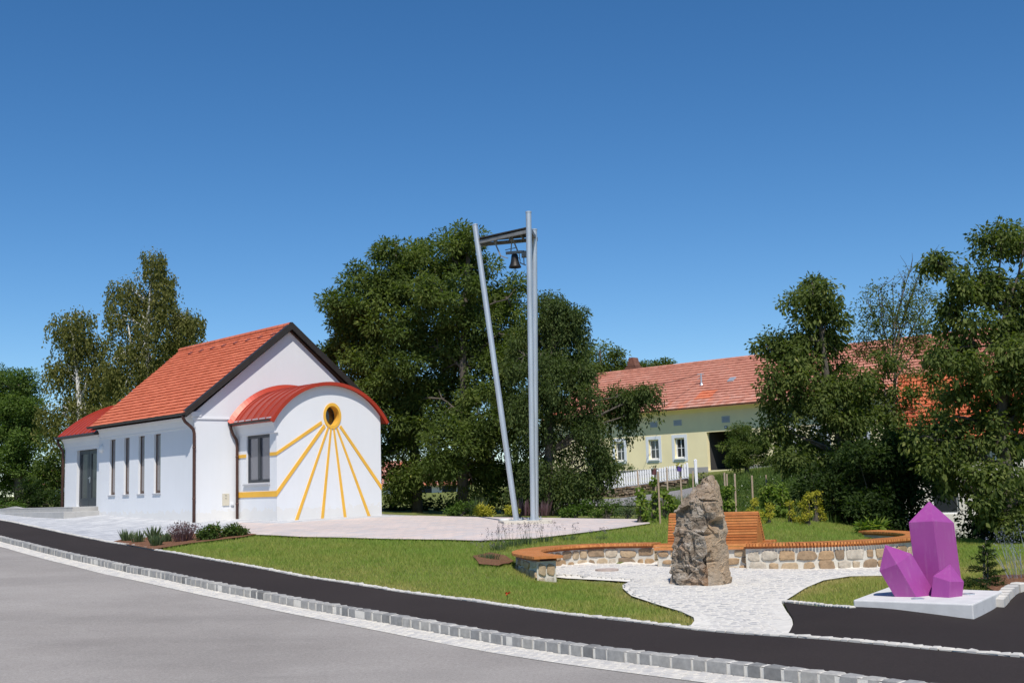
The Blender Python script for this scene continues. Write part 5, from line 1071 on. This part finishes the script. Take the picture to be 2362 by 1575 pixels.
tree('lilac_bush', 'round green lilac tree before the farmhouse gateway', [(1718,1000,28,26),(1695,1030,30,28),(1735,1020,28,28),(1720,1045,35,25),(1700,1060,22,20),(1752,1040,22,22),(1770,1020,14,20),(1760,1060,16,14)], 62, (1722, 1092), .36, 75, .16, .08, G_ash, .14, .7, 1.1, top=(1722, 1020))
tree('young_walnut', 'small open young tree before the farmhouse wall, left of the walnut tree', [(1810,1010,18,14),(1830,1040,32,28),(1800,1060,22,20),(1850,1060,30,22),(1870,1030,30,28),(1820,1075,22,12)], 56, (1795, 1085), .36, 45, .19, .09, G_walnut, .09, .7, 1.0, top=(1830, 1010))
# left: birches and the round tree
def birch(name, label, tr, lobes, D, trunk_px, limbs, r0=.16):
    x0 = P(*trunk_px[0], D).x; z0 = h1(x0, D)-.1; off = np.array([x0, D, z0]); o = thing(name, label, 'tree', off, 0, 'birches')
    C, R = clumps(lobes, D, .55, .9, 1.0, .3); V, rn = strands(C-off, R, 11, 1.6, 16, .16, .08); V2, r2 = leaves(C-off, R, 16, .14, .08, .6); quads('crown', np.concatenate([V, V2]), np.concatenate([rn, r2]), G_birch, o)
    mb = MB(); pts_ = [Vector((0, 0, 0))]+[P(a, b, D)-Vector(off) for a, b in trunk_px[1:]]; k = len(pts_); mb.tube(pts_, [r0*(1-.85*i/(k-1)) for i in range(k)], 9)
    for lm in limbs: q_ = [P(a, b, D+RNG.uniform(-.3, .3))-Vector(off) for a, b in lm]; mb.tube(q_, [r0*.45*(1-.75*i/(len(q_)-1)) for i in range(len(q_))], 6)
    for c in C[::3]:
        c = Vector(c-off); p = min(pts_, key=lambda q: (q-c).length+(2 if q.z > c.z else 0)); mb.tube([p, p.lerp(c, .5)+Vector((0,0,.25)), c], [.035, .022, .01], 4, cap=False)
    mb.build('trunk', birch_bark, o, smooth=True, fix=False); return o
birch('birch', 'weeping silver birch with white trunk standing left behind the chapel porch', 0, [(165,728,36,18),(150,745,24,24),(185,740,20,24),(160,775,36,32),(185,800,26,32),(160,830,30,30),(200,790,12,22),(175,870,36,32),(155,920,34,30),(190,930,30,30),(225,790,10,22),(222,840,14,26),(140,960,30,24),(215,900,22,28),(112,935,20,30),(130,845,8,8)], 58, [(182,1160),(183,1000),(183,960),(180,880),(173,820),(169,775),(166,740)], [[(183,930),(200,880),(197,850)],[(158,968),(140,945)],[(196,960),(197,925)],[(178,880),(160,870)]], .19)
birch('birch', 'tallest silver birch with open crown behind the chapel roof', 0, [(352,590,6,8),(360,610,9,20),(372,640,12,24),(380,660,16,18),(375,690,20,22),(300,655,22,18),(270,665,14,12),(295,690,38,26),(330,690,20,24),(275,720,24,26),(310,735,30,32),(365,730,26,26),(345,770,40,36),(290,775,36,30),(405,725,16,10),(430,728,20,10),(420,750,26,20),(448,735,8,14),(395,780,26,24),(300,820,40,32),(360,825,50,34),(260,850,20,24),(320,870,60,34),(275,900,40,30),(340,910,60,30),(250,940,34,24)], 57, [(338,1160),(338,800),(340,760),(345,700),(349,650),(352,612)], [[(338,790),(333,735),(325,720)],[(352,780),(370,745),(382,727)],[(355,780),(390,745),(420,720)],[(356,810),(375,798)],[(302,810),(300,780),(296,750)]], .17)
tree('round_tree', 'dense round dark green tree at the far left edge', [(20,890,45,42),(62,900,28,36),(40,940,50,50),(40,1000,55,60),(0,880,40,36),(10,950,40,50),(60,960,34,45),(80,1000,14,40),(30,1020,50,45),(10,1090,40,50),(60,1080,40,40),(35,1130,50,30),(-40,950,40,90)], 66, (45, 1165),   .7, 130, .24, .12, G_round, .3, 1.2, 1.1, .1)
shrub('dark_shrub', 'tall dark shrub between the round tree and the chapel porch', [(105,1060,28,60),(125,1090,26,50),(140,1040,12,40),(95,1110,30,30),(75,1135,30,25),(120,1135,24,20),(145,1100,12,40),(120,990,24,30)], 62, .55, 80, .2, .1, G_ash, dd=.8)
tree('dark_tree', 'dark leafy tree low behind the chapel roof slope below the birches', [(412,800,16,14),(395,815,25,18),(350,850,60,26),(290,880,55,30),(240,905,40,26),(380,840,34,20),(250,870,24,20),(300,925,60,26),(230,935,30,20),(210,960,20,24)], 63, (330, 1160), .6, 90, .2, .1, G_dark, .25, .8, 1.0)
shrub('dark_shrub', 'dark bushes behind the ramp wall left of the porch', [(20,1160,30,14),(60,1158,25,16),(95,1155,25,18),(125,1152,22,18),(145,1150,14,16),(-20,1160,30,18),(80,1130,40,20)], 52, .4, 90, .15, .07, G_dark, dd=.6)
shrub('low_bush', 'low fresh green bush at the left edge beside the ramp', [(38,1168,13,9),(15,1172,20,8),(-10,1172,20,10)], 50, .25, 60, .11, .06, G_mid)

# ------------------------------------------------------------------ garden plants
def blades(n, hmin, hmax, w, spread, lean, base=(0,0,0), curve=.3):
    a = RNG.random(n)*2*math.pi; rad = spread*np.sqrt(RNG.random(n)); b = np.stack([np.cos(a)*rad, np.sin(a)*rad, np.zeros(n)], 1)+np.array(base)
    l = RNG.uniform(hmin, hmax, n); ln_ = lean*(rad/max(spread, 1e-6))+RNG.normal(0, lean*.35, n); d = np.stack([np.cos(a)*ln_, np.sin(a)*ln_, np.ones(n)], 1); d /= np.linalg.norm(d, axis=1, keepdims=True)
    s = np.stack([-np.sin(a+RNG.normal(0, .8, n)), np.cos(a+RNG.normal(0, .8, n)), np.zeros(n)], 1)*w*.5; tip = b+d*l[:, None]; tip[:, 2] -= curve*ln_*l*.4; m_ = b+d*(l*.5)[:, None]
    return np.stack([b-s*.6, b+s*.6, m_+s, m_-s], 1), np.stack([m_-s, m_+s, tip+s*.12, tip-s*.12], 1)
def iris(name, label, px, py, hpx, mat, n=60, w=.035, spread=.14, lean=.45, cat='plant', group=None, tips=None):
    p = at(px, py); hh = hpx/F*p.y; o = thing(name, label, cat, (p.x, p.y, h1(p.x, p.y)+.02), 0, group)
    A, B = blades(n, hh*.6, hh*1.05, w, spread, lean); V = np.concatenate([A, B]); r = RNG.random(n)*.8; quads('foliage', V, np.concatenate([r, np.clip(r+.15, 0, 1)]), mat, o)
    if tips:
        t = (B[:, 2]+B[:, 3])/2; k = RNG.random(n) < tips[1]; t = t[k]; V2, r2 = leaves(t, np.full(len(t), tips[2]), tips[3], tips[4], tips[5], -.6, 1.6); quads('flowers', V2, r2, tips[0], o)
    return o
gI = 'sword leaved clumps in the flower bed'
iris('iris_clump', 'leftmost sword leaved clump in the brown bed beside the pavement', 290.6, 1249, 30, G_blue, 60, group=gI)
iris('iris_clump', 'second sword leaved clump from the left in the brown bed', 318, 1252, 29, G_blue, 60, group=gI)
iris('iris_clump', 'tallest sword leaved clump in the middle of the brown bed', 354, 1244, 33, G_blue, 70, group=gI)
iris('iris_clump', 'front sword leaved clump nearest the pavement edging', 360.7, 1260, 30, G_blue, 80, group=gI)
iris('iris_clump', 'sword leaved clump next to the purple shrub', 382, 1251, 27, G_blue, 65, group=gI)
iris('purple_shrub', 'rounded purple brown shrub in the flower bed before the chapel corner', 423, 1249.5, 38, G_red, 150, .02, .22, .5, 'shrub', tips=(G_red, .9, .05, 5, .05, .025))
def smallbush(name, label, lobes, D0, mat, k=70, ll=.07, lw=.04, cr=.14, cat='shrub', **kw):
    return shrub(name, label, lobes, D0, cr, k, ll, lw, mat, cat, dd=.12, **kw)
yb = at(480, 1246).y
smallbush('rose_bush', 'leafy green rose bush with reddish shoots right of the purple shrub', [(478,1236,17,9),(466,1232,10,8),(492,1230,10,7),(497,1218,5,7),(484,1221,6,6)], yb, G_rose, 60)
smallbush('rose_bush', 'low rose bush at the right end of the flower bed', [(538,1232,20,6),(520,1230,12,6),(552,1230,10,6),(528,1221,3,6),(563,1226,5,4),(541,1219,2.5,7)], at(538, 1238).y, G_rose, 50)
# lavender along the bench
gl = 'lavender along the bench'
for px, py, hp, lab in ((1128, 1290, 46, 'big grey green lavender on the mulch patch left of the bench end'), (1150, 1268, 50, 'lavender with tall flower stalks against the left bend of the bench'), (1182, 1259, 52, 'lavender with tall flower stalks behind the left bend of the bench'), (1217, 1254, 48, 'lavender behind the bench below the bell tower plinth'), (1258, 1249, 44, 'sparse lavender behind the bench right of the plinth'), (1310, 1245, 36, 'low sparse lavender behind the curved seat'), (1385, 1243, 24, 'small thin lavender behind the bench near the backrest')):
    p = at(px, py); hh = hp/F*p.y; o = thing('lavender', lab, 'plant', (p.x, p.y, h1(p.x, p.y)), 0, gl); n = 22 if hp > 40 else 12
    A, B = blades(n*4, hh*.2, hh*.42, .012, .2, .55); r = RNG.random(n*4)*.7; AB = [A, B]
    A, B = blades(n, hh*.6, hh*1.05, .004, .2, .40, curve=.1); quads('foliage', np.concatenate(AB+[A, B]), np.concatenate([r, r, RNG.random(2*n)*.5]), G_blue, o)
    t = (B[:, 2]+B[:, 3])/2; V, r = leaves(t, np.full(n, .026), 9, .028, .014, -.8, 1.9); quads('flowers', V, r, G_lav, o)
# border behind the plaza
smallbush('yellow_shrub', 'bright yellow shrub behind the plaza left of the leaning tower leg', [(1116,1177,14,10),(1109,1180,8,8),(1124,1180,9,9)], 38.2, G_gold, 60, .09, .045, .16)
smallbush('yellow_shrub', 'bright yellow shrub half hidden by the leaning tower leg', [(1176,1179,10,9),(1183,1176,9,8)], 37.6, G_gold, 60, .09, .045, .16)
smallbush('green_shrub', 'green shrub left of the yellow shrub under the ash trees', [(1060,1176,18,12),(1080,1172,16,16),(1045,1182,12,8)], 39.5, G_mid, 60, .1, .05, .2)
smallbush('green_shrub', 'low green shrub behind the plaza below the cherry tree', [(1325,1178,22,14),(1348,1176,16,16),(1305,1184,14,8)], 36.5, G_mid, 60, .1, .05, .2)
smallbush('green_shrub', 'rounded bushy green shrub at the plaza edge beside the lane', [(1400,1174,28,18),(1420,1165,16,16),(1380,1182,18,11)], 35.5, G_mid, 80, .08, .03, .2)
smallbush('grey_shrub', 'grey green feathery shrub right of the bushy green shrub', [(1448,1172,20,16),(1462,1168,14,20),(1436,1182,12,9)], 34.6, G_blue, 80, .07, .02, .2)
iris('tall_sage', 'tall silvery stalks behind the plaza left of the yellow shrub', 1103, 1188, 44, G_blue, 60, .02, .25, .35)
iris('dark_red_plant', 'dark red leaved plant between the tower legs', 1207, 1190, 42, G_red, 60, .05, .25, .3)
iris('dark_red_plant', 'dark red stalks behind the plaza right of the tower', 1250, 1190, 40, G_red, 40, .05, .25, .3)
iris('pink_foxtail', 'faded pink flower spike between the two vines', 1495, 1186, 24, G_red, 40, .03, .12, .2)
# stakes
gs = 'wooden garden stakes'
for i, (px, py, bx, by, D, lab) in enumerate([
    (1470.3, 1085.3, 1477, 1190, 34.5, 'wooden stake carrying the leftmost vine beside the plaza'), (1511, 1078, 1513.5, 1190, 35, 'wooden stake with the dark pot on its top'), (1517.2, 1086.8, 1522.9, 1204, 31.5, 'wooden stake just left of the high backrest'), (1538, 1077.6, 1541.5, 1180, 37, 'thin wooden stake before the middle of the picket fence'),
    (1568.5, 1081, 1574, 1180, 35.5, 'thick wooden stake with the purple pot on its top'), (1598, 1086, 1600, 1170, 38, 'short wooden stake left of the boulder tip before the gate post'), (1670.7, 1089.4, 1674, 1176, 36, 'first wooden stake right of the boulder'), (1676.4, 1092.4, 1679, 1176, 39, 'second wooden stake right of the boulder, close behind the first'),
    (1694.5, 1091.8, 1698, 1185, 33.5, 'wooden stake before the dark gateway right of the boulder'), (1734, 1096, 1738, 1190, 33, 'wooden stake at the right end of the high backrest'), (1766.7, 1094.8, 1770, 1160, 40, 'wooden stake in the meadow below the lilac tree'), (1804.8, 1104.5, 1808, 1165, 39, 'rightmost wooden stake in the meadow')]):
    a = P(px, py, D); b = P(bx, by, D); g = h1(b.x, D); k = (a.z-g+.3)/max(.1, a.z-b.z); b = a+(b-a)*k; mb = MB(); mb.bar((0, 0, 0), b-a, .045, .045, c=random.random()); tag(mb.build('garden_stake', stake_wood, loc=a), lab, 'stake', gs)
def pot(px, py, D, r, hgt, mat, lab, pmat):
    c = P(px, py, D); o = thing('hanging_pot', lab, 'flower pot', c); mb = MB(); mb.lathe([(0, -hgt), (r*.8, -hgt), (r, 0), (r*.92, 0), (r*.9, -.03), (0, -.03)], 16); mb.build('pot', mat, o, smooth=False)
    V, rn = leaves(np.array([[0, 0, .03]]), np.array([r*1.1]), 30, .08, .04, -.2); quads('plant', V, rn, pmat, o)
pot(1566.5, 1075, 35.4, .085, .15, simple('violet_pot', (.10, .06, .28), .4), 'violet blue pot with yellow flowers on top of a garden stake', G_gold)
pot(1508, 1082, 34.9, .085, .16, simple('dark_red_pot', (.13, .05, .05), .5), 'dark red brown pot on top of a garden stake', G_dark)
vl = 'vines tied to the stakes'
def vine(label, lobes, D, mat=G_vine, ll=.11, lw=.085, k=16, cr=.10, name='vine'): return shrub(name, label, lobes, D, cr, k, ll, lw, mat, 'vine' if name == 'vine' else 'shrub', vl if name == 'vine' else 'golden shrubs on the lawn', dd=.12, droop=.5)
vine('light green vine standing alone beside the plaza corner', [(1476,1135,4,9),(1479,1158,8,14),(1484,1180,11,16),(1489,1197,9,8)], 32)
vine('vine left of the high backrest climbing a stake', [(1507,1112,5,9),(1513,1138,5,10),(1509,1168,10,14),(1514,1192,9,10)], 32.5)
vine('bushy vine behind the left part of the backrest', [(1532,1138,9,9),(1544,1148,9,9),(1540,1164,10,10),(1555,1170,9,7)], 33.5)
vine('vine directly right of the boulder', [(1672,1140,10,18),(1680,1130,8,12),(1670,1165,12,18),(1685,1162,10,14)], 33)
vine('broad leaved vine with pale yellow tips on the meadow', [(1772,1128,14,8),(1766,1150,18,16),(1785,1140,14,12),(1772,1180,14,20),(1778,1205,12,12)], 33)
vine('broad leaved vine beside the dark shrub', [(1803,1125,12,12),(1806,1150,14,18),(1800,1175,16,18),(1815,1190,14,12)], 33.5)
gold = lambda label, lobes, D: vine(label, lobes, D, G_gold, .055, .035, 40, .10, 'golden_shrub')
gold('yellow leaved shrub right behind the end of the backrest', [(1738,1158,5,10),(1737,1180,7,14),(1748,1185,9,14),(1750,1210,11,18),(1755,1228,10,10)], 29.5)
gold('slim yellow leaved shrub in the middle of the lawn row', [(1776,1170,8,10),(1775,1188,7,10),(1770,1208,8,8)], 31)
gold('small yellow topped shrub left of the widest golden shrub', [(1821,1163,7,9),(1826,1188,8,8),(1832,1203,9,10)], 31.5)
gold('widest yellow leaved shrub on the lawn behind the bench', [(1868,1142,8,8),(1855,1160,12,14),(1860,1185,13,16),(1850,1205,14,12),(1860,1218,12,8)], 31)
gold('yellow green shrub nearest the dark walnut shade', [(1881,1138,8,10),(1885,1152,8,10),(1890,1172,9,14),(1894,1192,10,12)], 32.5)
# hosta, conifer, sage, planter, tree climber, poppy
smallbush('hosta', 'pale broad leaved plant behind the far end of the bench', [(1990,1216,8,3),(2012,1215,10,4),(2030,1216,9,3)], 29.3, G_vine, 8, .26, .10, .12, 'plant', stem=False)
p = at(2278, 1348); zc = h1(p.x, p.y); co = thing('young_conifer', 'small dark young conifer in the mulch bed right of the crystals', 'conifer', (p.x, p.y, zc)); mb = MB(); hC = 100/F*p.y; mb.tube([(0,0,-.05),(.03,0,hC*.5),(.02,0,hC)], [.018, .012, .004], 6); mb.build('trunk', bark, co)
VV = []
for k in range(46):
    z = hC*(.08+.85*(k/46)**.9); l = (.34-.28*(k/46))*random.uniform(.7, 1.1); a = random.random()*6.28; n = int(60*l/.3)+10; u = RNG.random(n); q_ = np.stack([np.cos(a)*l*u, np.sin(a)*l*u, z+.14*l*u], 1); ax = np.stack([np.cos(a)*np.ones(n), np.sin(a)*np.ones(n), np.zeros(n)], 1)+unit(n)*.8; ax /= np.linalg.norm(ax, axis=1, keepdims=True); s = np.cross(ax, unit(n)); s /= np.linalg.norm(s, axis=1, keepdims=True)
    VV.append(np.stack([q_-s*.004, q_+s*.004, q_+ax*.05+s*.003, q_+ax*.05-s*.003], 1))
VV = np.concatenate(VV); quads('needles', VV, RNG.random(len(VV)), G_dark, co)
a = P(2268, 1257, p.y+.1); b = P(2271, 1325, p.y+.1); mb = MB(); mb.bar((0,0,0), (b-a)*1.35, .032, .032, c=.9); tag(mb.build('garden_stake', stake_wood, loc=a), 'single pale wooden stake behind the small conifer', 'stake', gs)
smallbush('ground_cover_shrub', 'low spreading conifer foliage at the back edge of the concrete slab', [(2235,1343,16,5),(2262,1346,18,6),(2300,1344,20,5)], p.y-.2, G_dark, 50, .06, .012, .1, stem=False)
iris('russian_sage', 'tall lavender blue sage stalks at the right frame edge', 2352, 1340, 110, G_sage, 26, .009, .20, .42, tips=(G_sage, 1, .06, 9, .03, .012))
iris('russian_sage', 'second lavender blue sage cut by the right frame edge', 2395, 1335, 130, G_sage, 30, .009, .22, .42, tips=(G_sage, 1, .06, 9, .03, .012))
p = P(1618, 1099, 61); pt = thing('planter', 'dark planter with pale flowers beside the gate post of the farmhouse', 'planter', (p.x, p.y, p.z)); mb = MB(); mb.lathe([(0,-.7),(.22,-.7),(.36,-.2),(.4,-.15),(.3,-.12)], 16); mb.build('pot', simple('dark_pot', (.08, .06, .055), .7), pt); V, r = leaves(np.array([[0,0,0],[.25,0,.05],[-.25,0,.02]]), np.array([.3, .25, .25]), 40, .14, .09); quads('flowers', V, r, leafmat('pale_flowers', [(0, (.06, .09, .03)), (.5, (.3, .27, .2)), (1, (.65, .55, .42))]), pt)
smallbush('rose_bush', 'thin rose bush with a reddish bloom standing before the farmhouse plinth', [(1442,1078,14,12),(1455,1085,10,8),(1435,1072,5,5)], 66, G_rose, 14, .13, .07, .3)
p = at(1169.8, 1384); o = thing('poppy', 'single red poppy in the front lawn near the pavement', 'flower', (p.x, p.y, h1(p.x, p.y))); mb = MB(); mb.tube([(0,0,0),(.01,0,.1)], .004, 5); mb.build('stem', G_mid, o); V, r = leaves(np.array([[.01,0,.11]]), np.array([.02]), 10, .045, .045, -.3); quads('petals', V, r, simple('poppy_red', (.65, .07, .02), .6), o)

# ------------------------------------------------------------------ grass
def in_hard(X, Y):
    k = np.zeros(len(X), bool)
    for q in (pink, grey, COB, PAD, bed): k |= inpoly(q, X, Y)
    ps = PL[np.argsort(PL[:, 0])]; k |= Y < np.interp(X, ps[:, 0], ps[:, 1])+.14
    k |= inpoly([tuple(p[:2]) for p in sl4], X, Y)
    for Lc in (LA[::6], RA[::6], np.array([FL, FR, BL, BR])): k |= (np.hypot(X[:, None]-Lc[None, :, 0], Y[:, None]-Lc[None, :, 1]).min(1) < .26)
    return k
def blade_tris(X, Y, hh, w, rnd, name, mat, lean=.45):
    n = len(X); Z = terr(X, Y)-.035; a = RNG.random(n)*6.283; b = np.stack([X, Y, Z], 1); s = np.stack([np.cos(a), np.sin(a), np.zeros(n)], 1)*(w*RNG.uniform(.6, 1.2, n))[:, None]*.5
    t = np.stack([RNG.normal(0, lean, n), RNG.normal(0, lean, n), np.ones(n)], 1)*(hh*RNG.uniform(.55, 1.15, n)+.03)[:, None]
    return quads(name, np.stack([b-s, b+s, b+t], 1), np.clip(rnd, 0, 1), mat, None, 3)
def lf(X, Y, s): return np.sin(X*s*1.3+Y*s*.7)*.5+np.sin(X*s*2.9-Y*s*2.3+1.7)*.3+np.sin(X*s*.6+Y*s*3.7+.4)*.4
NB = 560000; X = RNG.uniform(-9, 13, NB); Y = RNG.uniform(14, 34, NB); k = (np.abs(X/Y) < .47) & (RNG.random(NB) < np.clip(1.5-(Y-14)/18., .25, 1)) & ~in_hard(X, Y); X, Y = X[k], Y[k]
ps = PL[np.argsort(PL[:, 0])]; de = (Y-np.interp(X, ps[:, 0], ps[:, 1]))*.65
cq_ = dens(COB, .15); dc = np.full(len(X), 9.); m_ = (X > -1) & (X < 9) & (Y < 24)
dc[m_] = np.hypot(X[m_][:, None]-cq_[None, :, 0], Y[m_][:, None]-cq_[None, :, 1]).min(1)
edge = np.exp(-np.minimum(de, dc)/.38)
dry = edge*.5+np.clip((X-4.5)/6, 0, .3)*(Y < 22)
rn = .54-dry+.13*lf(X, Y, .9)+.09*lf(X, Y, 3.1)+RNG.normal(0, .13, len(X))
hh = .048*(1-.5*edge)*(1+.15*lf(X, Y, 1.4))*(1+.25*(Y > 24))
g = blade_tris(X, Y, hh, .011, rn, 'grass', G_grass); tag(g, 'mown green lawn grass with dry yellowish edges along the paving', 'grass', None, 'stuff')
n = 60000; X = RNG.uniform(4, 26, n); Y = RNG.uniform(33, 66, n); lane = np.array(LANE); k = ~inpoly(LANE, X, Y) & (np.abs(X/Y) < .47) & (X > .11*Y) ; X, Y = X[k], Y[k]
hs = (HF.i.to_3x3() @ Vector((1, 0, 0))); hy = np.array([(HF.i @ Vector((a, b, 0))).y for a, b in zip(X, Y)]); k = hy < -.4; X, Y = X[k], Y[k]
md = blade_tris(X, Y,   .34*(1+.5*lf(X, Y, .8)), .04, .60+.2*lf(X, Y, .5)+RNG.normal(0, .14, len(X)), 'meadow_grass', leafmat('meadow_blades', [(0, (.22, .19, .08)), (.3, (.13, .16, .04)), (.6, (.085, .14, .03)), (1, (.15, .21, .055))], .3), .35); tag(md, 'tall wild meadow grass on the slope below the farmhouse', 'grass', None, 'stuff')
n = 420; X = RNG.uniform(6., 14, n); Y = RNG.uniform(34.2, 52, n); C = np.stack([X, Y, hz(X, Y)+.2], 1); k = (X/Y > .165) & (X/Y < .33); C = C[k]
V, r = leaves(C, RNG.uniform(.2, .5, len(C)), 55, .10, .05, .1); r = np.minimum(r, .9); r[(RNG.random(len(r)) < .05) & (np.repeat(RNG.random(len(C)), 55) < .35)] = 1; wd_ = quads('wild_plants', V, r, leafmat('wild_leaves', [(0, (.04, .075, .02)), (.5, (.085, .135, .035)), (.9, (.16, .21, .06)), (.97, (.7, .7, .62))]), None); tag(wd_, 'tangle of leafy wild plants with tiny white blooms on the meadow slope', 'wild plants', None, 'stuff')
